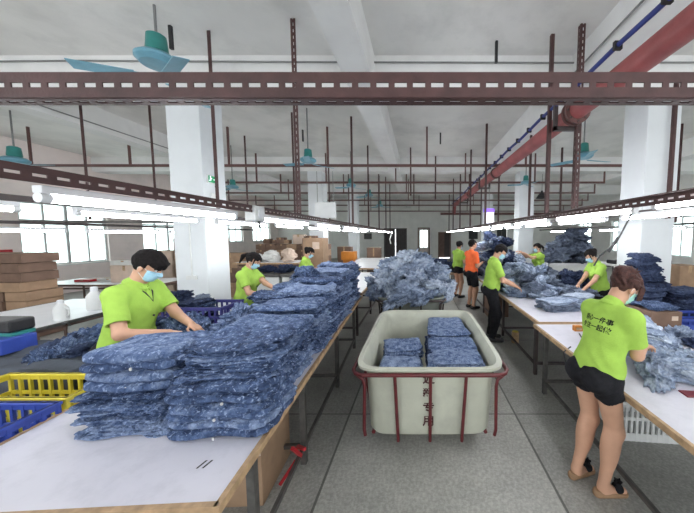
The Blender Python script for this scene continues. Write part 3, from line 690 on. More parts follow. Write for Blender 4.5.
# ------------------------------------------------------------------ right side goods
G = 'jeans sorted on the right tables'
def loose(x, y, z, mat, k, label, rz, tilt=(0, 0), sc=(1, 1, 1)): fold(x, y, z, rz, mat, k, label, 'loosely folded jeans', sc, tilt)
for i in range(9):
    loose(1.98 - i * .012, 2.12 + i * .055, .75 + i * .034, 'denim_light', (3, 4, 1)[i % 3], 'loosely folded pale jeans, %s of the slumped pile before the nearest woman' % ORD[8 - i], 1.15 + rnd(-.25, .25), (.10, -.07), (.95, 1.0, 1.1))
for i in range(4): put(1.74 + .1 * i, 1.98 + .10 * (i % 2), .81 + .05 * (i % 2), 'denim_light', 'crumpled pale jeans edging the slumped pile before the nearest woman', .75, (rnd(-.2, .2), rnd(-.2, .2), rnd(0, 6)))
put(1.72, 2.28, 1.02, 'denim_light', 'crumpled pale jeans directly under the hands of the nearest woman', .75, (0, .3, 1))
put(2.62, 2.75, .80, 'denim_light', 'crumpled sky blue jeans lying near the blue crate at right', .8, (0, 0, .5)); put(2.66, 2.5, .79, 'denim_dark', 'crumpled navy jeans lying at the right picture edge', .6, (0, 0, 2.5))
for i in range(3): loose(1.98, 3.92 + i * .02, .75 + i * .045, 'denim_grey' if i < 2 else 'denim_light', (3, 4, 1)[i], 'loosely folded grey blue jeans, %s of flat pile behind tape roll' % ORD[2 - i], .1 + i * .1, (0, 0), (1.0, .8, 1.1))
for i in range(3): loose(2.45, 4.2 + i * .03, .75 + i * .045, 'denim_light', (4, 3, 1)[i], 'loosely folded pale jeans, %s of the pile before the woman reaching left' % ORD[2 - i], .3 + i * .1, (0, 0), (.8, .8, 1.1))
heap(1.95, 5.15, .75, .45, .6, .46, 24, 'denim_light', 'crumpled pale jeans in the heap before the young man', sc=.85, mats=['denim_light', 'denim_light', 'denim_grey'])
heap(2.6, 4.75, .75, .22, .3, .14, 6, 'denim_grey', 'crumpled grey jeans right of the pale heap on the long right table', sc=.75)
heap(1.95, 7.2, .75, .52, .7, 1.05, 30, 'denim_dark', 'crumpled jeans in the tall mixed heap behind the young man', sc=1.05, mats=['denim_dark', 'denim_dark', 'denim_light', 'denim_grey'])
put(2.35, 6.55, 1.25, 'denim_light', 'crumpled pale jeans held up by the far green-shirted woman', .6, (1.4, 0, 0)); 
# white bin with grey heap, right rear
t = thing('storage_bin', (4.45, 8.4, 0), 'large white bin heaped with grey jeans at the right rear', 'bin')
mb = MB()
for s in (-1, 1): mb.b2(s * .75 - .02, s * .75 + .02, -.45, .45, .05, 1.0); mb.b2(-.75, .75, s * .45 - .02, s * .45 + .02, .05, 1.0)
mb.b2(-.75, .75, -.45, .45, .05, .1).build('bin_body', M['white'], t)
MB().b2(-.78, .78, -.49, -.44, .95, 1.01).b2(-.78, .78, .44, .49, .95, 1.01).b2(-.79, -.74, -.49, .49, .95, 1.01).b2(.74, .79, -.49, .49, .95, 1.01).build('bin_rim', M['lampbody'], t)
heap(4.5, 8.4, .98, .62, .40, .92, 26, 'denim_grey', 'crumpled grey jeans in the heap on the white bin', sc=1.1)
# side tables right
table(2.95, 4.0, 5.6, 7.0, .62, 'low side table under the dark jeans heaps at right rear', 'top_white', (5.7, 6.9), 'dark_angle')
heap(3.35, 5.95, .62, .33, .3, .40, 12, 'denim_dark', 'crumpled dark jeans in the heap left of the woman reaching left', sc=.8)
heap(3.2, 6.75, .62, .26, .22, .38, 8, 'denim_grey', 'crumpled grey jeans in the small heap behind the dark one', sc=.75)
table(2.85, 4.9, 3.35, 4.15, .62, 'low side table with crates and dark jeans stacks in front of the right column', 'card_dark', (3.45, 4.05), 'dark_angle')
stack(3.18, 3.92, .62, 21, 'tall stack by right column', 'denim_dark', jit=.035, kinds=(1, 3, 4, 5), sc=(.82, .85, 1.2), pitch=.043, drift=.06, taper=.45, shade='dark')
stack(3.66, 3.85, .62, 11, 'lower stack by blue crate', 'denim_dark', jit=.02, kinds=(1, 3, 5), sc=(.8, .8, 1), shade='dark')
stack(4.15, 3.9, .62, 9, 'stack at the right picture edge', 'denim_dark', jit=.02, kinds=(1, 3, 5), sc=(.8, .8, 1), shade='dark')
# crates
def crate(x, y, z, w, d, h, mat, label, rz=0, bars=9, solid=.25, group=None):
    r = thing('plastic_crate', (x, y, z), label, 'crate', group, rz)
    MB().b2(-w / 2, w / 2, -d / 2, d / 2, 0, .012).build('crate_floor', M[mat], r)
    for ax, L, off in ((0, w, d / 2), (0, w, -d / 2), (1, d, w / 2), (1, d, -w / 2)):
        mb = MB(); n = max(3, int(bars * L / w)); T = .012
        def bx(u0, u1, z0, z1, th=T):
            if ax == 0: mb.b2(u0, u1, off - th / 2, off + th / 2, z0, z1)
            else: mb.b2(off - th / 2, off + th / 2, u0, u1, z0, z1)
        bx(-L / 2, L / 2, 0, h * solid); bx(-L / 2, L / 2, h * .52, h * .6, T * .8); bx(-L / 2, L / 2, h * .86, h)
        for k in range(n + 1):
            u = -L / 2 + L * k / n; bx(u - .009, u + .009, 0, h, T * 1.4)
        mb.build('crate_side', M[mat], r)
    hw, hd = w / 2, d / 2; mb = MB()
    for s in (-1, 1): mb.b2(-hw - .016, hw + .016, s * hd - .014, s * hd + .014, h - .018, h); mb.b2(s * hw - .014, s * hw + .014, -hd, hd, h - .018, h)
    mb.build('crate_rim', M[mat], r, bevel=.004); return r
table(-3.6, -2.24, .7, 1.95, .50, 'low bench left of the main table carrying two crates', 'card_dark', (.8, 1.85), 'dark_angle')
crate(-2.50, 1.31, .50, .74, .54, .32, 'blue', 'blue perforated plastic crate at the lower left picture edge', bars=11, solid=.4)
crate(-2.53, 1.78, .50, .78, .30, .32, 'yellow', 'yellow perforated plastic crate behind the blue one', bars=12, solid=.45)
for i, dx in enumerate((-.15, 0.0)):
    tag(MB().tube([(-2.62 + dx, 1.52, .84), (-2.60 + dx, 1.55, .875), (-2.58 + dx, 1.60, .87), (-2.58 + dx, 1.62, .83)], .008, 8).build('cable_tie', M['black'], smooth=True), 'black cable tie joining blue and yellow crates, the %s one' % ['left', 'right'][i], 'tie')
put(-2.65, 1.3, .6, 'denim_grey', 'crumpled grey cloth lying inside the blue crate', .8, (0, 0, 0)); put(-2.6, 1.76, .6, 'denim_light', 'crumpled pale cloth lying inside the yellow crate', .55, (0, 0, 0))
# dark grey cloth over a bench
table(-4.2, -2.62, 2.05, 2.62, .72, 'bench under the dark grey cloth at far left', 'card_dark', (2.1, 2.55), 'dark_angle')
v = []; f = []; nx, ny = 60, 30
for j in range(ny):
    for i in range(nx):
        x = -4.22 + 1.66 * i / (nx - 1); y = 1.98 + .70 * j / (ny - 1)
        z = .765 + .05 * math.exp(-((x + 2.9) / .35) ** 2) + abs(nz((x * .6, y * 2.2, 0), 2.6, 3)) * .075 + nz((x, y, 0), 7, 4) * .008
        if j == 0: z = .60
        if i == nx - 1: z = .66
        v.append((x, y, z)); 
for j in range(ny - 1):
    for i in range(nx - 1): a = j * nx + i; f.append((a, a + 1, a + nx + 1, a + nx))
q = MB(); q.v = v; q.f = f; o = q.build('draped_cloth', M['greycloth'], smooth=80); so = o.modifiers.new('thick', 'SOLIDIFY'); so.thickness = .012
tag(o, 'dark grey cloth draped over a bench left of the nearest man', 'cloth')
t = thing('tool_case', (-3.72, 2.42, .96), 'black case with a red patch at the left picture edge', 'case'); MB().b2(-.28, .22, -.09, .09, 0, .11).build('case_body', M['black'], t, bevel=.02); MB().b2(.02, .14, -.096, -.088, .03, .07).build('case_patch', M['red'], t)
t = thing('storage_box', (-3.72, 2.36, .80), 'small blue patterned box under the black case at left', 'box'); MB().b2(-.28, .26, -.11, .12, 0, .13).build('box_body', M['blue'], t, bevel=.01); MB().b2(-.24, .2, -.115, -.109, .03, .09).build('box_print', M['teal_blue'], t)
MB().b2(-3.9, -3.5, 2.35, 2.5, .93, .96).build('green_tray', M['teal']); tag(C.objects[-1], 'dark green tray between blue box and black case', 'tray')
heap(-2.92, 2.36, .74, .24, .22, .16, 9, 'denim', 'crumpled blue jeans lying on the dark grey cloth by the nearest man', sc=.62, mats=['denim', 'denim_dark'])
heap(-2.78, 2.95, .42, .36, .38, .42, 12, 'denim', 'crumpled blue jeans in the heap left of the nearest man', sc=.85, mats=['denim', 'denim_dark'])
table(-3.3, -2.45, 2.72, 3.5, .42, 'low stool table under the jeans heap by the nearest man', 'card_dark', (2.8, 3.4), 'dark_angle')
# blue crate with jeans behind the nearest man
table(-3.15, -2.3, 3.15, 3.75, .70, 'small side table holding the dark blue crate', 'card_dark', (3.2, 3.7), 'dark_angle')
crate(-2.66, 3.38, .70, .74, .40, .27, 'navy', 'dark blue perforated crate of jeans in front of the left column', bars=12)
stack(-2.78, 3.38, .72, 7, 'pile inside the dark blue crate', 'denim_dark', jit=.02, kinds=(3, 4), sc=(.72, .75, .95), mats=['denim', 'denim_dark'], shade='dark')
put(-3.0, 3.42, 1.05, 'denim_dark', 'crumpled black jeans on the crate beside the nearest man', .6, (0, 0, 1)); put(-2.75, 3.5, 1.0, 'denim_grey', 'crumpled grey jeans at the back of the dark blue crate', .5, (0, 0, 2))
# right: blue crate, box, tape, phone, basket
crate(3.45, 3.42, .56, .85, .36, .26, 'blue', 'bright blue plastic crate below the dark jeans at right', bars=5, solid=.7)
t = thing('cardboard_box', (2.93, 3.36, .56), 'dark brown carton of jeans between the woman and blue crate', 'box'); MB().b2(-.26, .1, -.2, .2, 0, .36).build('box_body', M['card_dark'], t, bevel=.004); MB().b2(-.02, .05, -.206, -.2, .26, .31).build('box_sticker', M['card_pale'], t)
loose(2.86, 3.36, .93, 'denim', 3, 'loosely folded blue jeans lying on the dark brown carton', .05, (0, 0), (.7, .85, 1.0))
t = thing('tape_roll', (1.75, 3.02, .75), 'small orange box of tape at the far end of the near right table', 'tape'); MB().b2(-.045, .045, -.03, .03, 0, .06).build('box_body', M['orange_plastic'], t, bevel=.006); MB().b2(-.03, .03, -.031, -.029, .015, .045).build('box_print', M['edge'], t)
t = thing('mobile_phone', (1.83, 1.77, .75), 'dark red mobile phone lying on the near right table', 'phone', None, -.12); MB().b2(-.085, .085, -.04, .04, 0, .010).build('phone_case', M['phone'], t, bevel=.004); MB().b2(.045, .07, .005, .03, .010, .013).build('camera_bump', M['black'], t)
tag(MB().tube([(1.42, 2.55, .76), (1.33, 2.5, .73), (1.32, 2.42, .62), (1.36, 2.35, .58), (1.40, 2.3, .66), (1.5, 2.32, .76), (1.6, 2.6, .755), (1.7, 2.9, .76)], .006, 8).build('power_cable', M['black'], smooth=True), 'thin black cable looping off the near right table beside the woman', 'cable')
crate(2.10, 2.52, .0, .62, .42, .36, 'white', 'white perforated plastic crate on the floor under the near right table', bars=14, solid=.2, rz=-.1)
t = thing('paint_can', (1.62, 4.6, 0), 'small yellow tin on the floor under the right table', 'tin'); MB().lathe([(.06, 0), (.06, .18), (.055, .185)], n=20).build('tin_body', M['edge'], t, smooth=35); MB().lathe([(.05, .186), (.05, .192)], n=20).build('tin_lid', M['yellow'], t, smooth=35)
# cardboard box under long right table, stools
t = thing('cardboard_box', (1.72, 6.3, 0), 'brown carton on floor under the long right table beside orange shirt', 'box'); MB().b2(-.2, .25, -.25, .25, 0, .55).build('box_body', M['card_dark'], t, bevel=.004); MB().b2(-.2, .25, -.25, .25, .55, .56).build('box_flap', M['card'], t)
t = thing('small_table', (.75, 8.6, 0), 'small wooden table with a dark jeans pile at the aisle end', 'table'); MB().b2(-.35, .35, -.3, .3, .62, .66).build('table_top', M['card'], t)
for sx in (-1, 1):
    for sy in (-1, 1): MB().b2(sx * .3 - .02, sx * .3 + .02, sy * .25 - .02, sy * .25 + .02, 0, .62).build('leg', M['steel_grey'], t)
heap(.72, 8.6, .66, .3, .25, .4, 9, 'denim_dark', 'crumpled dark jeans on the small table beyond the grey cart', sc=.9)
# right rear clutter
def carton(x, y, z, w, d, h, mat, label, group=None):
    t = thing('cardboard_box', (x, y, z), label, 'box', group); MB().b2(-w / 2, w / 2, -d / 2, d / 2, 0, h).build('box_body', M[mat], t, bevel=.004)
    MB().b2(-w / 2 - .001, w / 2 + .001, -.03, .03, h - .0, h + .002).b2(-.03, .03, -d / 2 - .002, -d / 2, h * .7, h).build('tape', M['edge'], t); return t
for i in range(3): carton(4.62 + .02 * i, 4.95, i * .43, .34, .34, .42, 'card', 'brown carton right of the right column, %s of its stack' % ORD[2 - i], 'cartons by the right column')
table(4.9, 6.6, 4.6, 5.6, .85, 'white side table at the right picture edge', 'top_white', (4.7, 5.5), 'dark_angle')
heap(5.45, 5.2, .85, .3, .25, .3, 6, 'denim_dark', 'crumpled dark jeans on the white table at the right picture edge', sc=.8)
MB().b2(4.9, 6.9, 7.0, 7.6, 1.02, 1.06).build('shelf_board', M['cloth_white']); tag(C.objects[-1], 'white shelf board behind the right column near the window', 'shelf')
t = thing('shelf_rack', (5.9, 7.3, 0), 'steel rack under the white shelf board at right', 'rack')
for sx in (-.9, .9):
    for sy in (-.25, .25): MB().b2(sx - .02, sx + .02, sy - .02, sy + .02, 0, 1.02).build('leg', M['dark_angle'], t)
for i, (x, m) in enumerate(((5.2, 'black'), (5.75, 'red'), (6.3, 'blackcloth'))):
    tag(MB().b2(x - .2, x + .2, 7.15, 7.45, 1.06, 1.06 + .10 + .05 * (i % 2)).build('storage_box', M[m], bevel=.02), ['black', 'red', 'dark cloth'][i] + ' box lying on the white shelf board at right', 'box')
t = thing('shopping_bag', (5.6, 9.4, .9), 'teal blue bag standing right of the grey jeans heap', 'bag'); MB().b2(-.16, .16, -.08, .08, 0, .42).build('bag_body', M['teal_bag'], t, bevel=.02); MB().tube([(-.07, 0, .42), (-.05, 0, .5), (.05, 0, .5), (.07, 0, .42)], .01, 8).build('bag_handle', M['black'], t, smooth=True)
table(5.0, 6.4, 9.0, 9.9, .9, 'white rear bench right of the grey heap', 'top_white', (9.1, 9.8), 'dark_angle')
for i, (x, z, m) in enumerate(((5.22, .9, 'yellow'), (5.22, 1.06, 'teal'), (5.22, 1.2, 'black'))):
    tag(MB().b2(x - .1, x + .1, 9.3, 9.5, z, z + .14).build('storage_box', M[m], bevel=.01), 'small %s box stacked left of the teal bag' % ['yellow', 'green', 'black'][i], 'box')

# ------------------------------------------------------------------ far left: benches, bundles, cartons
table(-5.75, -4.32, 1.4, 4.6, .75, 'long glass-white bench with dark edge at far left', 'top_white', (2.2, 3.1, 4.4), 'doorbrown', 'edge_dark', .02)
def jug(x, y, z, s, label):
    t = thing('plastic_jug', (x, y, z), label, 'jug'); MB().lathe([(.055 * s, 0), (.06 * s, .02 * s), (.058 * s, .13 * s), (.03 * s, .17 * s), (.022 * s, .18 * s)], n=24).build('jug_body', M['white'], t, smooth=40)
    MB().lathe([(.026 * s, .18 * s), (.026 * s, .21 * s), (.015 * s, .22 * s)], n=16).build('cap', M['lampbody'], t, smooth=35); MB().tube([(.05 * s, 0, .14 * s), (.085 * s, 0, .12 * s), (.085 * s, 0, .06 * s), (.055 * s, 0, .04 * s)], .008 * s, 8).build('handle', M['white'], t, smooth=True)
jug(-4.45, 3.42, .75, 1.15, 'white plastic jug near the aisle corner of the far left bench'); jug(-4.58, 3.9, .75, 1.5, 'taller white plastic jug farther along the far left bench')
stack(-4.75, 4.2, .75, 2, 'small dark pile behind the white jugs', 'denim_dark', sc=(.6, .6, 1), shade='dark')
heap(-3.75, 3.75, .12, .35, .3, .42, 8, 'denim_light', 'crumpled pale garments in the heap under the far left bench', sc=.7) 
t = thing('sewing_machine', (-3.95, 3.15, .38), 'cream machine head on a stand under the far left bench', 'machine'); MB().b2(-.12, .14, -.06, .06, 0, .05).b2(.06, .14, -.05, .05, .05, .22).b2(-.12, .14, -.045, .045, .17, .25).b2(-.12, -.07, -.03, .03, .09, .18).build('machine_body', M['cloth_white'], t, bevel=.012); MB().tube([(.14, 0, .2), (.17, 0, .2)], .04, 16).build('hand_wheel', M['black'], t); MB().b2(-.2, .2, -.12, .12, -.38, 0).build('stand', M['steel_grey'], t)
tag(MB().tube([(-3.5, 2.7, .93), (-3.85, 3.0, .85), (-4.2, 3.3, .72)], .01, 8).build('thin_rod', M['black'], smooth=True), 'thin black rod leaning from the black case to the bench', 'rod')
for col in range(6):
    for k in range(9):
        tag(MB().box((-8.8 + col * .38 + rnd(-.03, .03) + .05 * math.sin(k * .8), 4.95 + rnd(-.02, .02), .09 + k * .165), (.36, .5, .155)).build('cardboard_bundle', M['card_dark' if (col + k // 3) % 2 else 'card']), 'flat bundle of brown cartons, %s of the %s column at far left' % (ORD[8 - k], ['first', 'second', 'third', 'fourth', 'fifth', 'sixth'][col]), 'bundle', 'brown carton bundles at far left')
        if k == 8 and col == 5: pass
table(-8.3, -5.6, 5.9, 6.9, .75, 'long table with thin brown legs below the left windows', 'top_white', (6.0, 6.8), 'doorbrown', 'doorbrown')
carton(-6.55, 6.4, .75, .62, .45, .38, 'card_pale', 'pale carton on the table below the left windows'); carton(-6.6, 6.4, 1.135, .55, .4, .10, 'cloth_white', 'flat white packet on the pale carton below left windows')
carton(-7.6, 6.4, .75, .35, .3, .05, 'red', 'small red packet on the table below the left windows'); carton(-7.1, 6.5, .75, .5, .35, .06, 'cloth_white', 'flat white packet beside the red one below left windows')
gi = 0
for (x, y, zz, w_, h_, m, l) in ((-7.5, 8.3, 0, .7, .5, 'card_pale', 'bottom'), (-7.5, 8.3, .5, .7, .45, 'card_pale', 'middle'), (-7.45, 8.3, .95, .65, .4, 'card_pale', 'top')):
    carton(x, y, zz, w_, .5, h_, m, 'pale carton in the stack left of the brown wall of cartons, %s one' % l)
for i, (x, top) in enumerate(((-6.75, 4), (-6.1, 4), (-5.45, 3))):
    for k in range(top): carton(x, 8.3, k * .43, .62, .5, .42, 'card' if (i + k) % 3 else 'card_dark', 'brown carton behind the nearest man, %s of the %s stack' % (ORD[top - 1 - k], ['left', 'middle', 'right'][i]), 'cartons behind the nearest man')
for i in range(7):
    for k in range(8): carton(-5.35 + i * .335 + .2, 9.3, k * .19, .32, .4, .18, 'card_dark' if (i * 3 + k) % 4 else 'card', 'flat brown carton, %s of the %s column in the carton wall' % (ORD[7 - k], ['first', 'second', 'third', 'fourth', 'fifth', 'sixth', 'seventh'][i]), 'carton wall behind the ponytailed woman')
for i, (x, s, m) in enumerate(((-5.0, .16, 'card_dark'), (-4.75, .12, 'card_dark'), (-4.55, .2, 'card_dark'), (-4.35, .13, 'card'), (-3.95, .3, 'card_pale'), (-3.55, .26, 'card_dark'))):
    carton(x, 9.3, 1.525, s * 1.2, .25, s, m, 'small carton on top of the carton wall, %s from the left' % ['first', 'second', 'third', 'fourth', 'fifth', 'sixth'][i])
t = thing('cabinet', (-3.05, 8.4, 0), 'tall brown cardboard cabinet left of the farther left column', 'cabinet'); MB().b2(-.35, .25, -.25, .25, 0, 1.72).build('cabinet_body', M['card'], t, bevel=.006); MB().b2(-.05, .15, -.256, -.25, 1.4, 1.6).build('paper_label', M['card_pale'], t); MB().b2(-.345, -.33, -.258, -.25, .1, 1.7).build('cabinet_seam', M['card_dark'], t)
for i in range(2):
    t = thing('storage_bin', (-3.13 + i * .56, 5.95, 0), 'white rectangular bin behind the left jeans pile, the %s one' % ['left', 'right'][i], 'bin'); MB().b2(-.25, .25, -.25, .25, .02, .95).build('bin_body', M['white'], t, bevel=.02); MB().b2(-.27, .27, -.27, .27, .95, 1.0).build('bin_rim', M['steel_grey'], t)
    if i: MB().b2(-.08, -.06, -.256, -.25, .5, .75).b2(.06, .08, -.256, -.25, .5, .75).b2(-.08, .08, -.256, -.25, .5, .52).build('bin_mark', M['steel_grey'], t)
for i in range(3):
    put(-3.25 + i * .38, 6.0, 1.08, 'denim_dark', 'crumpled black garment on the white bins, %s one' % ['left', 'middle', 'right'][i], .75, (0, 0, i), group='black garments on the white bins')
table(-4.6, -3.0, 6.9, 7.7, 1.12, 'cream packing bench in front of the carton wall', 'top_white', (7.0, 7.6), 'doorbrown')
for i, (x, sx, sz, m) in enumerate(((-4.2, .3, .16, 'cloth_white'), (-3.8, .38, .24, 'cloth_white'), (-3.35, .3, .3, 'card_pale'))):
    q = link('fabric_bag', crumple_mesh(sx * .6, .16, sz * .6, 30 + i, .03), M[m]); q.location = (x, 7.2, 1.14 + sz * .45); tag(q, '%s crumpled bag on the packing bench before the carton wall' % ['small white', 'large white', 'yellowish'][i], 'bag')
carton(-2.6, 10.4, 0, .5, .4, .75, 'card_dark', 'dark carton standing under the orange tray near the farther left column'); tag(MB().b2(-2.85, -2.35, 10.2, 10.6, .9, 1.2).b2(-2.8, -2.4, 10.25, 10.55, .75, .9).build('orange_tray', M['orange_plastic'], bevel=.01), 'orange plastic tray on a dark carton near the farther left column', 'tray')
for i, (x, z0, h) in enumerate(((-3.3, 0, 1.3), (-2.0, 0, 1.25))):
    carton(x, 12.5, z0, .6, .4, h, 'card_dark', 'tall dark carton beyond the far left table, %s one' % ['left', 'right'][i])
tag(MB().b2(-10.99, -10.97, 7.15, 7.55, 1.05, 1.42).build('wall_notice', M['red']), 'small red notice on the left wall at the picture edge', 'notice')
t = thing('white_notice', (-4.0, YB - .01, 1.5), 'small dark notice board on the back wall', 'notice')
MB().b2(-.3, .3, -.02, 0, 0, .45).build('notice_board', M['steel_grey'], t)
for i, X in enumerate((3.9, 4.9)): tag(MB().b2(X, X + .7, YB - .02, YB, 1.5, 2.35).build('wall_panel', M['black']), 'black panel high on the back wall behind the right lamps, %s one' % ['left', 'right'][i], 'panel')
# ------------------------------------------------------------------ figures: smooth distance fields meshed with surface nets
def smin(a, b, k):
    hh = np.maximum(k - np.abs(a - b), 0) / k
    return np.minimum(a, b) - hh * hh * k * .25
def cap_d(P, a, b, r1, r2):
    a = np.asarray(a, float); b = np.asarray(b, float); ab = b - a; L = float(ab @ ab) + 1e-12
    t = np.clip(((P - a) @ ab) / L, 0, 1)
    return np.linalg.norm(P - a - t[..., None] * ab, axis=-1) - (r1 + (r2 - r1) * t)
def ell_d(P, c, r, R):
    q = (P - np.asarray(c)) @ np.asarray(R).T; r = np.asarray(r)   # rows of R are the axes
    k0 = np.linalg.norm(q / r, axis=-1); k1 = np.linalg.norm(q / (r * r), axis=-1) + 1e-9
    return k0 * (k0 - 1) / k1
class Field:
    def __init__(s, lo, hi, h):
        s.h = h; s.lo = np.array(lo, float); n = np.ceil((np.array(hi) - s.lo) / h).astype(int) + 1; s.n = n
        s.ax = [s.lo[i] + np.arange(n[i]) * h for i in range(3)]; s.D = np.full(n, .5)
    def sl(s, lo, hi):
        a = np.maximum(np.floor((np.asarray(lo) - s.lo) / s.h).astype(int), 0); b = np.minimum(np.ceil((np.asarray(hi) - s.lo) / s.h).astype(int) + 1, s.n)
        if (b <= a).any(): return None, None
        g = np.stack(np.meshgrid(*[s.ax[i][a[i]:b[i]] for i in range(3)], indexing='ij'), -1)
        return tuple(slice(a[i], b[i]) for i in range(3)), g
    def add(s, fn, lo, hi, k=.02, sub=False):
        m = k + .03; q, g = s.sl(np.asarray(lo) - m, np.asarray(hi) + m)
        if q is None: return
        d = fn(g); s.D[q] = smin(s.D[q], d, k) if not sub else np.maximum(s.D[q], -d)
    def cap(s, a, b, r1, r2=None, k=.02, clip=None, hollow=None):
        r2 = r1 if r2 is None else r2; a = np.array(a, float); b = np.array(b, float); r = max(r1, r2)
        def fn(g):
            d = cap_d(g, a, b, r1, r2)
            if clip is not None:
                n = (b - a) / np.linalg.norm(b - a); d = np.maximum(d, (g - (a + (b - a) * clip)) @ n)
            if hollow is not None: d = np.maximum(d, -(cap_d(g, a, b + (b - a), r1 - hollow, r2 - hollow)))
            return d
        s.add(fn, np.minimum(a, b) - r, np.maximum(a, b) + r, k)
    def ell(s, c, r, R=np.eye(3), k=.02, sub=False):
        m = max(r); c = np.asarray(c); s.add(lambda g: ell_d(g, c, r, R), c - m, c + m, k, sub)
    def grid(s): return np.stack(np.meshgrid(*s.ax, indexing='ij'), -1)
    def mesh(s, name):
        D = s.D; n = s.n; ins = D < 0
        c = [ins[i:n[0] - 1 + i, j:n[1] - 1 + j, k:n[2] - 1 + k] for i in (0, 1) for j in (0, 1) for k in (0, 1)]
        cnt = sum(x.astype(np.int8) for x in c); act = (cnt > 0) & (cnt < 8); ii = np.argwhere(act)
        idx = np.full(act.shape, -1, int); idx[act] = np.arange(len(ii))
        acc = np.zeros((len(ii), 3)); num = np.zeros(len(ii))
        offs = [(i, j, k) for i in (0, 1) for j in (0, 1) for k in (0, 1)]
        for p in offs:
            for a in range(3):
                if p[a] == 0:
                    q = list(p); q[a] = 1
                    d0 = D[ii[:, 0] + p[0], ii[:, 1] + p[1], ii[:, 2] + p[2]]; d1 = D[ii[:, 0] + q[0], ii[:, 1] + q[1], ii[:, 2] + q[2]]
                    cr = (d0 < 0) != (d1 < 0); t = np.where(cr, d0 / np.where(cr, d0 - d1, 1), 0)
                    pos = np.tile(np.array(p, float), (len(ii), 1)); pos[:, a] += t
                    acc += pos * cr[:, None]; num += cr
        V = (ii + acc / np.maximum(num, 1)[:, None]) * s.h + s.lo
        F = []
        for a in range(3):
            b_, c_ = (a + 1) % 3, (a + 2) % 3
            sl0 = [slice(None)] * 3; sl1 = [slice(None)] * 3; sl0[a] = slice(0, -1); sl1[a] = slice(1, None)
            e = ins[tuple(sl0)] != ins[tuple(sl1)]; E_ = np.argwhere(e)
            E_ = E_[(E_[:, b_] > 0) & (E_[:, c_] > 0) & (E_[:, b_] < n[b_] - 1) & (E_[:, c_] < n[c_] - 1)]
            if not len(E_): continue
            st = ins[tuple(sl0)][E_[:, 0], E_[:, 1], E_[:, 2]]
            def at(db, dc):
                q = E_.copy(); q[:, b_] -= db; q[:, c_] -= dc; return idx[q[:, 0], q[:, 1], q[:, 2]]
            Q = np.stack([at(0, 0), at(1, 0), at(1, 1), at(0, 1)], 1)
            Q[~st] = Q[~st][:, ::-1]; F.append(Q)
        F = np.concatenate(F); F = F[(F >= 0).all(1)]
        me = bpy.data.meshes.new(name); me.from_pydata(V.tolist(), [], F.tolist()); me.update(); me.shade_smooth(); return me
def ik(a, t, l1, l2, pole):
    a = np.array(a, float); t = np.array(t, float); d = t - a; L = np.linalg.norm(d); L2 = min(L, (l1 + l2) * .995); dn = d / L
    x = (l1 * l1 - l2 * l2 + L2 * L2) / (2 * L2); y = math.sqrt(max(l1 * l1 - x * x, 0)); p = np.array(pole, float); p = p - dn * (p @ dn); p /= np.linalg.norm(p)
    return a + dn * x + p * y, a + dn * L2
def rotm(ax, a): return np.array(Matrix.Rotation(a, 3, ax))
def fobj(F, name, mat, parent):
    me = F.mesh(name); me.materials.append(mat); o = bpy.data.objects.new(name, me); C.objects.link(o); o.parent = parent; return o
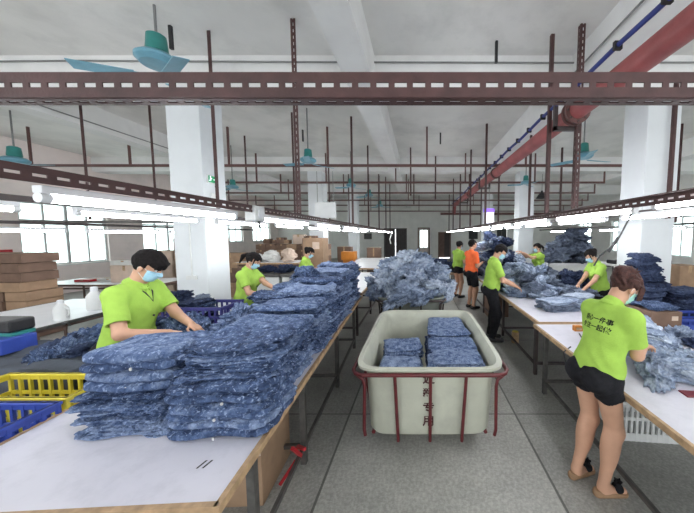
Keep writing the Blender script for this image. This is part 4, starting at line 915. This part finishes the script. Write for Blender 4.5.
def person(loc, face, label, h=1.65, lean=12, head=(30, 0), lh=(-.15, .4, 1.0), rh=(.15, .4, 1.0), feet=((-.1, 0, 0), (.1, 0, 0)), shirt='shirt', bottom='pants', hair='short', hairmat='hair', mask='mask',
           res=.008, female=False, back_text=None, collar=True, sandals=False, loose=1.0, lanyard=False, elb=.3):
    root = thing('person', loc, label, 'person', None, math.atan2(-face[0], face[1])); S = h / 1.65
    le = math.radians(lean); u = np.array([0, math.sin(le), math.cos(le)]); f = np.array([0, math.cos(le), -math.sin(le)]); r = np.array([1., 0, 0]); R = np.array([r, f, u])
    hip = np.array([0, -.10 * math.sin(le) * 1.2, .515 * h]); pt = lambda x, y, z: hip + r * x + f * y + u * z
    sw = .100 * h if female else .110 * h
    sh = [pt(-sw, -.005, .268 * h), pt(sw, -.005, .268 * h)]
    hands = [np.array(lh, float), np.array(rh, float)]; arms = []
    for i, s in enumerate((-1, 1)): arms.append(ik(sh[i], hands[i], .170 * h, .150 * h, (s * elb, -.45, -.9)))
    hips = [pt(-.052 * h, 0, 0), pt(.052 * h, 0, 0)]; legs = []
    for i, (fx, fy, fa) in enumerate(feet): legs.append(ik(hips[i], (fx, fy, .05 * h), .245 * h, .232 * h, (.0, 1, 0)))
    nb = pt(0, -.01, .300 * h); hp, hy = math.radians(head[0]), math.radians(head[1])
    Rh = (rotm('Z', hy) @ rotm('X', -hp)).T                          # rows: head right, forward, up
    hc = nb + u * .045 * S + np.array([0, math.sin(le), math.cos(le)]) * .03 * S + f * .015 * S + Rh[2] * .085 * S + Rh[1] * .018
    hpt = lambda x, y, z: hc + (Rh[0] * x + Rh[1] * y + Rh[2] * z) * S
    pts = np.array(sh + [a[0] for a in arms] + [a[1] for a in arms] + [l[0] for l in legs] + [l[1] for l in legs] + [hc, hip]); lo = pts.min(0) - .22; hi = pts.max(0) + .22; lo[2] = -.02; lo[:2] -= .05; hi[:2] += .06
    F = Field(lo, hi, res)
    fem = 1.0
    F.ell(pt(0, 0, .02 * h), (.098 * h, .070 * h, .075 * h), R, .04); F.ell(pt(0, 0, .10 * h), ((.072 if female else .082) * h, .056 * h, .09 * h), R, .05)
    F.ell(pt(0, 0, .195 * h), ((.086 if female else .096) * h, .066 * h, .095 * h), R, .05)
    F.cap(pt(-sw * .8, -.01, .263 * h), pt(sw * .8, -.01, .263 * h), .036 * h, k=.05)
    for s in (-1, 1): F.cap(pt(0, -.015, .298 * h), pt(s * sw * .8, -.01, .268 * h), .026 * h, .030 * h, k=.04)
    for s in (-1, 1): F.ell(pt(s * .045 * h, -.040 * h, -.005 * h), (.055 * h, .05 * h, .055 * h), R, .03)
    if female:
        for s in (-1, 1): F.ell(pt(s * .042 * h, .05 * h, .20 * h), (.036 * h, .03 * h, .036 * h), R, .03)
    F.cap(nb - u * .02, hpt(0, -.02, -.05), .034 * h, .031 * h, .02)
    def headf(G, infl=0, k=.015, nose=True):
        G.ell(hpt(0, -.012, .030), tuple(np.array((.074, .092, .086)) * S + infl), Rh, k); G.ell(hpt(0, .022, -.043), tuple(np.array((.053, .060, .062)) * S + infl), Rh, .03)
        if nose: G.cap(hpt(0, .078, .002), hpt(0, .092, -.022), .007 * S + infl, .011 * S + infl, .012)
    headf(F)
    for s in (-1, 1):
        F.ell(hpt(s * .077, -.008, -.012), (.009 * S, .018 * S, .030 * S), Rh, .008); F.ell(hpt(s * .033, .083, .012), (.018 * S, .012 * S, .010 * S), Rh, .006, sub=True)
        F.cap(hpt(s * .016, .079, .028), hpt(s * .048, .066, .028), .006 * S, k=.012)
    for i in (0, 1):
        s = -1 if i == 0 else 1; el, wr = arms[i]; m = (sh[i] + el) / 2
        F.cap(sh[i], el, .031 * h, .023 * h, .03); F.cap(el, wr, .0235 * h, .0155 * h, .02)
        d = (wr - el) / np.linalg.norm(wr - el); d = d * .75 + np.array([0, .35, -.25]); d /= np.linalg.norm(d)
        n = np.cross(d, np.array([1., 0, 0])); n /= np.linalg.norm(n); n = n if n[2] < 0 else -n; sd = np.cross(d, n); sd = sd if sd[0] * -s > 0 else -sd   # sd towards the thumb (inside)
        hs = h / 1.65; Rr = np.array([sd, n, d])
        F.ell(wr + d * .045 * hs, (.040 * hs, .015 * hs, .052 * hs), Rr, .015)
        fr = max(.0085, res * 1.05)
        for q, (off, L, sp) in enumerate(((.028, .072, .10), (.010, .080, .03), (-.009, .074, -.04), (-.027, .058, -.12))):
            b0 = wr + (d * .082 + sd * off) * hs; d1 = d + sd * sp + n * (.28 + .06 * q); d1 /= np.linalg.norm(d1); b1 = b0 + d1 * L * .5 * hs; d2 = d1 + n * .55; d2 /= np.linalg.norm(d2); b2 = b1 + d2 * L * .5 * hs
            F.cap(b0 - d * .02, b1, fr, fr * .92, .007); F.cap(b1, b2, fr * .92, fr * .78, .006)
        t0 = wr + (d * .025 + sd * .025) * hs; d1 = d * .6 + sd * .75 + n * .2; d1 /= np.linalg.norm(d1); t1 = t0 + d1 * .042 * hs; d2 = d + sd * .15 + n * .3; d2 /= np.linalg.norm(d2)
        F.cap(t0, t1, fr * 1.25, fr * 1.05, .01); F.cap(t1, t1 + d2 * .032 * hs, fr * 1.05, fr * .85, .006)
        kn, an = legs[i]; fa = math.radians(feet[i][2]); fd = np.array([-math.sin(fa), math.cos(fa), 0])
        F.cap(hips[i], kn, .052 * h, .034 * h, .04); F.cap(kn, an, .034 * h, .021 * h, .03); ld = an - kn
        F.ell(kn + ld * .28 + np.array([0, -.012 * h, 0]), (.033 * h, .036 * h, .09 * h), np.eye(3), .03)
        F.ell(an + fd * .01 + np.array([0, 0, -.018]), (.030, .045, .04), np.array([np.cross(fd, [0, 0, 1]), fd, [0, 0, 1]]), .02)
        F.cap(an + fd * .0 + np.array([0, 0, -.035]), an + fd * .15 * S + np.array([0, 0, -.055]), .031 * S, .022 * S, .03)
    body = fobj(F, 'body', M['skin'], root)
    # shirt
    Sg = Field(lo, hi, res); l_ = .012 * loose
    fw = 1 if not female else .96
    Sg.ell(pt(0, 0, .035 * h), (.106 * h + l_ * .5, .080 * h + l_ * .5, .09 * h), R, .05); Sg.ell(pt(0, .0, .11 * h), (.090 * h * fw + l_, .066 * h + l_, .10 * h), R, .06)
    Sg.ell(pt(0, 0, .195 * h), (.098 * h * fw + l_, .070 * h + l_, .098 * h), R, .05); Sg.cap(pt(-sw * .82, -.01, .264 * h), pt(sw * .82, -.01, .264 * h), .037 * h + .008, k=.04)
    for s in (-1, 1): Sg.cap(pt(0, -.015, .296 * h), pt(s * sw * .8, -.01, .268 * h), .030 * h, .034 * h, k=.04)
    Sg.cap(nb - u * .03, nb + u * (.022 if female else .008), .045 * h, .037 * h, k=.03)
    if female:
        for s in (-1, 1): Sg.ell(pt(s * .042 * h, .052 * h, .20 * h), (.042 * h, .036 * h, .042 * h), R, .04)
    for i in (0, 1):
        el = arms[i][0]; e = sh[i] + (el - sh[i]) * (.80 if not female else .72)
        Sg.cap(sh[i], e, .034 * h + .006, .036 * h + .004, .035, clip=.93)
    g = Sg.grid()
    n1 = np.sin(g[..., 0] * 31 + 3 * np.sin(g[..., 2] * 13)) * np.sin(g[..., 2] * 24 + 3.2 * np.sin(g[..., 0] * 15 + g[..., 1] * 12)) + .6 * np.sin(g[..., 2] * 47 + g[..., 0] * 33 + 2 * np.sin(g[..., 1] * 30))
    tu = (g - hip) @ u; cy = np.clip(1.2 - tu / (.27 * h), .25, 1)
    Sg.D = Sg.D + .0045 * n1 * cy
    Sg.D = np.maximum(Sg.D, -(tu + .012 * h + .003 * np.sin(g[..., 0] * 25)))
    for i in (0, 1):   # open sleeve ends: skin shows inside
        el, wr = arms[i]; e = sh[i] + (el - sh[i]) * .5; e2 = el + (el - e) * .0
        Sg.add(lambda q, e=e, e2=e2: cap_d(q, e, e2, .030 * h, .030 * h), np.minimum(e, e2) - .06, np.maximum(e, e2) + .06, 0.001, sub=True)
    so = fobj(Sg, 'shirt', M[shirt], root)
    if collar:
        Cg = Field(nb - .14, nb + .14, min(res, .006)); K = 18; rg = []
        for k in range(K + 1):
            a = -PI / 2 + .12 + (2 * PI - .24) * k / K - PI / 2 * 0; a = PI / 2 + .16 + (2 * PI - .32) * k / K
            rg.append(nb + r * math.cos(a) * .043 * h + f * (math.sin(a) * .046 * h + .004) + u * (.004 - .018 * math.sin(a)) * 1.0)
        for k in range(K): Cg.cap(rg[k] - u * .004, rg[k + 1] - u * .004, .009, k=.006); Cg.cap((rg[k] - nb) * .86 + nb + u * .012, (rg[k + 1] - nb) * .86 + nb + u * .012, .007, k=.012)
        for s, e in ((1, 0), (-1, K)): Cg.cap(rg[e], rg[e] + f * .012 - u * .03 + r * s * -.010 * (1 if e == 0 else 1), .008, .004, k=.01)
        fobj(Cg, 'collar', M[shirt], root)
        mb = MB()
        for q in (.245, .205, .165):
            c = pt(0, .079 * h + (.006 if q < .21 else -.004) + (0 if not female else .008), q * h); mb.tube([tuple(c), tuple(c + f * .006)], .006, 10)
        mb.v and None
        bu = MB(); c = pt(.0, (.079 * h + .008), .17 * h); bu.tube([tuple(c), tuple(c + f * .008)], .008, 12).build('button', M['black'], root)
    # bottoms
    B = Field(lo, hi, res); B.ell(pt(0, 0, .02 * h), (.102 * h, .075 * h, .08 * h), R, .04)
    for s in (-1, 1): B.ell(pt(s * .045 * h, -.040 * h, -.006 * h), (.059 * h, .054 * h, .058 * h), R, .03)
    for i in (0, 1):
        kn, an = legs[i]
        if bottom == 'shorts': B.cap(hips[i], hips[i] + (kn - hips[i]) * (.34 if female else .8), .057 * h, .053 * h if female else .050 * h, .03, clip=.98)
        else: B.cap(hips[i], kn, .058 * h, .043 * h, .035); B.cap(kn, an + (an - kn) * .03, .043 * h, .033 * h, .03, clip=1.0); B.ell(kn + (an - kn) * .28 + np.array([0, -.012 * h, 0]), (.040 * h, .043 * h, .11 * h), np.eye(3), .03)
    g = B.grid(); B.D += .004 * np.sin(g[..., 0] * 40 + 2 * np.sin(g[..., 2] * 21)) * np.sin(g[..., 2] * 38 + 3 * g[..., 1] * 10)
    B.D = np.maximum(B.D, ((g - hip) @ u) - .075 * h)
    fobj(B, 'shorts' if bottom == 'shorts' else 'trousers', M['blackcloth'], root)
    # hair
    Hf = Field(hc - .24, hc + .24, min(res, .0065)); P = Hf.grid(); L = (P - hc) @ Rh.T / S
    d = ell_d(L, (0, -.014, .036), (.086, .104, .094), np.eye(3)); x, y, z = L[..., 0], L[..., 1], L[..., 2]
    hz = np.sin(x * 120 + 4 * np.sin(z * 40)) * .5 + np.sin(y * 95 + x * 60 + 3 * np.sin(z * 55)) * .5
    d = d - .004 - (.0075 if hair == 'updo' else .0035) * hz
    cutz = {'short': -.062, 'fringe': -.058, 'updo': -.048}.get(hair, -.075)
    fz = .060 if hair != 'fringe' else .036
    line = fz - .55 * np.maximum(0, .075 - np.abs(y)) * 0
    face_cut = np.minimum(y - (.012 + .0 * z), (fz + .012 * np.sin(x * 90)) - z)        # positive inside the face opening
    side_cut = np.minimum(np.minimum(np.abs(x) - .045, y + .030), -.002 - z)
    d = np.maximum(d, face_cut); d = np.maximum(d, side_cut); d = np.maximum(d, cutz - z)
    Hf.D = d * S
    if hair == 'fringe':
        for q in range(9): xx = -.06 + q * .015; Hf.cap(hpt(xx, .070, .065), hpt(xx + .006, .086 - abs(xx) * .3, .026 + .008 * math.sin(q * 2)), .012, .006, .012)
    if hair == 'ponytail':
        Hf.ell(hpt(0, -.115, .045), (.024, .024, .024), Rh, .01); Hf.cap(hpt(0, -.125, .045), hpt(0, -.165, -.01), .024, .028, .01); Hf.cap(hpt(0, -.165, -.01), hpt(0, -.16, -.12), .028, .010, .01)
    if hair == 'bun': Hf.ell(hpt(0, -.105, .055), (.045, .040, .045), Rh, .015)
    if hair == 'updo':
        Hf.ell(hpt(-.01, -.095, .075), (.052, .05, .048), Rh, .03); Hf.ell(hpt(.02, -.07, .105), (.04, .045, .03), Rh, .02)
        for q in range(7): Hf.cap(hpt(.02 * (q - 3), -.06 + .01 * (q % 3), .11), hpt(.026 * (q - 3) + .01, -.10 + .02 * (q % 4), .135 + .01 * (q % 2)), .009, .003, .008)
        for s in (-1, 1):
            for q in range(3): Hf.cap(hpt(s * .076, .03 + .012 * q, .05), hpt(s * .083, .06 + .012 * q, -.045 + .01 * q), .010, .005, .01)
    if female and hair != 'updo':
        for s in (-1, 1): Hf.cap(hpt(s * .072, .035, .05), hpt(s * .076, .045, -.035), .010, .006, .012)
    fobj(Hf, 'hair', M[hairmat], root)
    # eyes and brows
    for s in (-1, 1):
        e = MB(); c = hpt(s * .032, .062, .012); prof = []
        e.tube([tuple(c - Rh[1] * .0), tuple(c + Rh[1] * .008 * S), tuple(c + Rh[1] * .0125 * S)], [.0125 * S, .009 * S, .002 * S], 14); eo = e.build('eye', M['white_eye'], root, smooth=80)
        c2 = c + Rh[1] * .0105 * S; MB().tube([tuple(c2 - Rh[1] * .002), tuple(c2 + Rh[1] * .0022)], .0055 * S, 12).build('iris', M['hair'], eo)
        a_, b_ = hpt(s * .015, .080, .034), hpt(s * .052, .064, .033); MB().tube([tuple(a_), tuple((a_ + b_) / 2 + Rh[1] * .004 + Rh[2] * .004), tuple(b_)], [.003, .004, .002], 8).build('eyebrow', M['hair'], root)
    if mask:
        Mg = Field(hc - .15, hc + .15, .0045); headf(Mg, .006, nose=True); g = Mg.grid(); L = (g - hc) @ Rh.T / S
        Mg.D += .0016 * np.sin(L[..., 2] * 330)
        for pl in (.028 - L[..., 1], L[..., 2] - (-.002 - 0 * L[..., 0]), -.098 - L[..., 2], np.abs(L[..., 0]) - .062): Mg.D = np.maximum(Mg.D, pl)
        mo = fobj(Mg, 'face_mask', M[mask], root)
        for s in (-1, 1): MB().tube([tuple(hpt(s * .060, .035, -.012)), tuple(hpt(s * .080, .0, .012)), tuple(hpt(s * .086, -.022, -.005)), tuple(hpt(s * .080, -.012, -.035)), tuple(hpt(s * .056, .035, -.075))], .0018, 6).build('ear_loop', M['cloth_white'], mo, smooth=True)
    else:
        MB().tube([tuple(hpt(-.022, .078, -.052)), tuple(hpt(0, .086, -.050)), tuple(hpt(.022, .078, -.052))], [.003, .006, .003], 8).build('mouth', M['lip'], root, smooth=True)
    if lanyard: MB().tube([tuple(pt(-.06, .02, .30 * h)), tuple(pt(-.035, .088, .275 * h)), tuple(pt(.0, .125, .235 * h)), tuple(pt(.035, .088, .275 * h)), tuple(pt(.06, .02, .30 * h))], .005, 8).build('lanyard', M['black'], root, smooth=True)
    for i in (0, 1):
        kn, an = legs[i]; fa = math.radians(feet[i][2]); fd = np.array([-math.sin(fa), math.cos(fa), 0]); sdv = np.cross(fd, [0, 0, 1]); Rf = np.array([sdv, fd, [0, 0, 1]])
        q = an.copy(); q[2] = 0; G = Field(q - .22, q + .28, .006)
        if sandals:
            G.cap(q - fd * .035 + [0, 0, .022], q + fd * .14 + [0, 0, .010], .034, .036, .02); gg = G.grid(); L = (gg - q) @ Rf.T
            top = .048 - .17 * np.clip(L[..., 1] + .02, 0, .16) ; G.D = np.maximum(G.D, L[..., 2] - top); G.D = np.maximum(G.D, .001 - L[..., 2])
            so_ = fobj(G, 'sandal', M['sole'], root)
            K = Field(q - .05, q + .28, .005); tc_ = q + fd * .105 + [0, 0, .050]; K.ell(tc_, (.040, .034, .030), Rf, .01)
            for a in range(9): aa = a * .7; v_ = sdv * math.cos(aa) * .022 + fd * math.sin(aa) * .022; K.cap(tc_ + [0, 0, .015], tc_ + v_ + np.array([0, 0, .045 + .01 * (a % 2)]), .009, .006, .004)
            fobj(K, 'flower', M['blackcloth'], so_)
        else:
            G.cap(q - fd * .03 + [0, 0, .040], q + fd * .16 * S + [0, 0, .030], .042, .036, .02); G.ell(q + [0, 0, .06], (.04, .055, .045), Rf, .02); G.D = np.maximum(G.D, .001 - G.grid()[..., 2]); fobj(G, 'shoe', M['black'], root)
    if back_text:
        from mathutils.bvhtree import BVHTree
        me0 = so.data; bv = BVHTree.FromPolygons([v.co for v in me0.vertices], [tuple(p.vertices) for p in me0.polygons])
        for ln, (tx, zo) in enumerate(zip(back_text, (.232, .198))):
            me = text_mesh(tx, .043, .0008)
            for v in me.vertices:
                o_ = Vector((pt(v.co.x * 1.0, -.5, zo * h + v.co.y)).tolist()); hit = bv.ray_cast(o_, Vector(f.tolist()))
                v.co = (hit[0] - Vector(f.tolist()) * .0022) if hit[0] is not None else Vector((pt(v.co.x, -.1, zo * h + v.co.y)).tolist())
            me.materials.append(M['blackcloth']); o = bpy.data.objects.new('back_print', me); C.objects.link(o); o.parent = so
    return root
def W2L(loc, face, p):   # world point -> person local
    a = math.atan2(-face[0], face[1]); dx, dy = p[0] - loc[0], p[1] - loc[1]; return (dx * math.cos(a) + dy * math.sin(a), -dx * math.sin(a) + dy * math.cos(a), p[2])
def P(loc, face, label, L, R_, **k): return person(loc, face, label, lh=W2L(loc, face, L), rh=W2L(loc, face, R_), **k)
# nearest woman at right
P((1.265, 1.90, 0), (.97, .25), 'person in lime shirt and black shorts, back turned, sorting pale jeans at near right table', (1.60, 2.16, 1.02), (1.64, 1.98, 1.0), h=1.62, lean=14, head=(40, -8), loose=.5, female=True, bottom='shorts', hair='updo', hairmat='hair_red', mask='mask_green',
  res=.0065, feet=((-.085, -.07, 5), (.085, -.01, -12)), back_text=('用心一件事', '专注一起做'), sandals=True)
P((-2.33, 2.20, 0), (.97, .15), 'person in lime polo with thick dark fringe and blue mask, bending over the left table', (-1.88, 2.26, 1.07), (-1.90, 2.08, 1.06), h=1.74, lean=12, head=(34, 6), elb=.9, hair='fringe', res=.0065, lanyard=True, loose=1.3)
P((-2.47, 3.95, 0), (.98, .04), 'person in lime shirt with a ponytail, behind the middle of left table', (-2.02, 3.92, 1.03), (-2.05, 3.74, 1.0), h=1.60, lean=8, head=(32, 0), female=True, hair='ponytail', bottom='pants')
P((-2.48, 6.0, 0), (.97, .2), 'person in lime shirt at the far end of the left jeans ridge', (-2.15, 6.1, 1.15), (-2.15, 5.85, 1.12), h=1.58, lean=8, head=(30, 0), hair='bun', female=True)
P((1.24, 4.72, 0), (.96, -.05), 'person in lime shirt and long black trousers standing at the long right table', (1.62, 4.78, .97), (1.60, 4.60, .96), h=1.70, lean=7, head=(38, -8), hair='short', mask='mask')
P((1.28, 6.82, 0), (.85, .35), 'person in orange T-shirt and black shorts standing in the aisle', (1.58, 7.0, 1.12), (1.55, 6.82, 1.14), h=1.72, lean=1, head=(4, -10), hair='short', shirt='orange', bottom='shorts', mask=None, collar=False)
P((1.12, 8.05, 0), (.8, .5), 'person in lime shirt and short black shorts, farthest down the aisle', (1.4, 8.3, 1.1), (1.45, 8.1, 1.1), h=1.66, lean=3, head=(15, 0), hair='bun', female=True, bottom='shorts', mask='mask')
P((3.10, 7.2, 0), (-.97, -.1), 'person in lime shirt lifting pale jeans, far side of the long right table', (2.62, 7.0, 1.36), (2.62, 7.2, 1.38), h=1.62, lean=4, head=(10, 0), hair='ponytail', female=True)
P((3.16, 4.85, 0), (-1, .05), 'person in lime shirt reaching left across the long right table', (2.72, 4.55, .92), (2.70, 4.75, .90), h=1.62, lean=14, head=(34, 0), hair='bun', female=True)
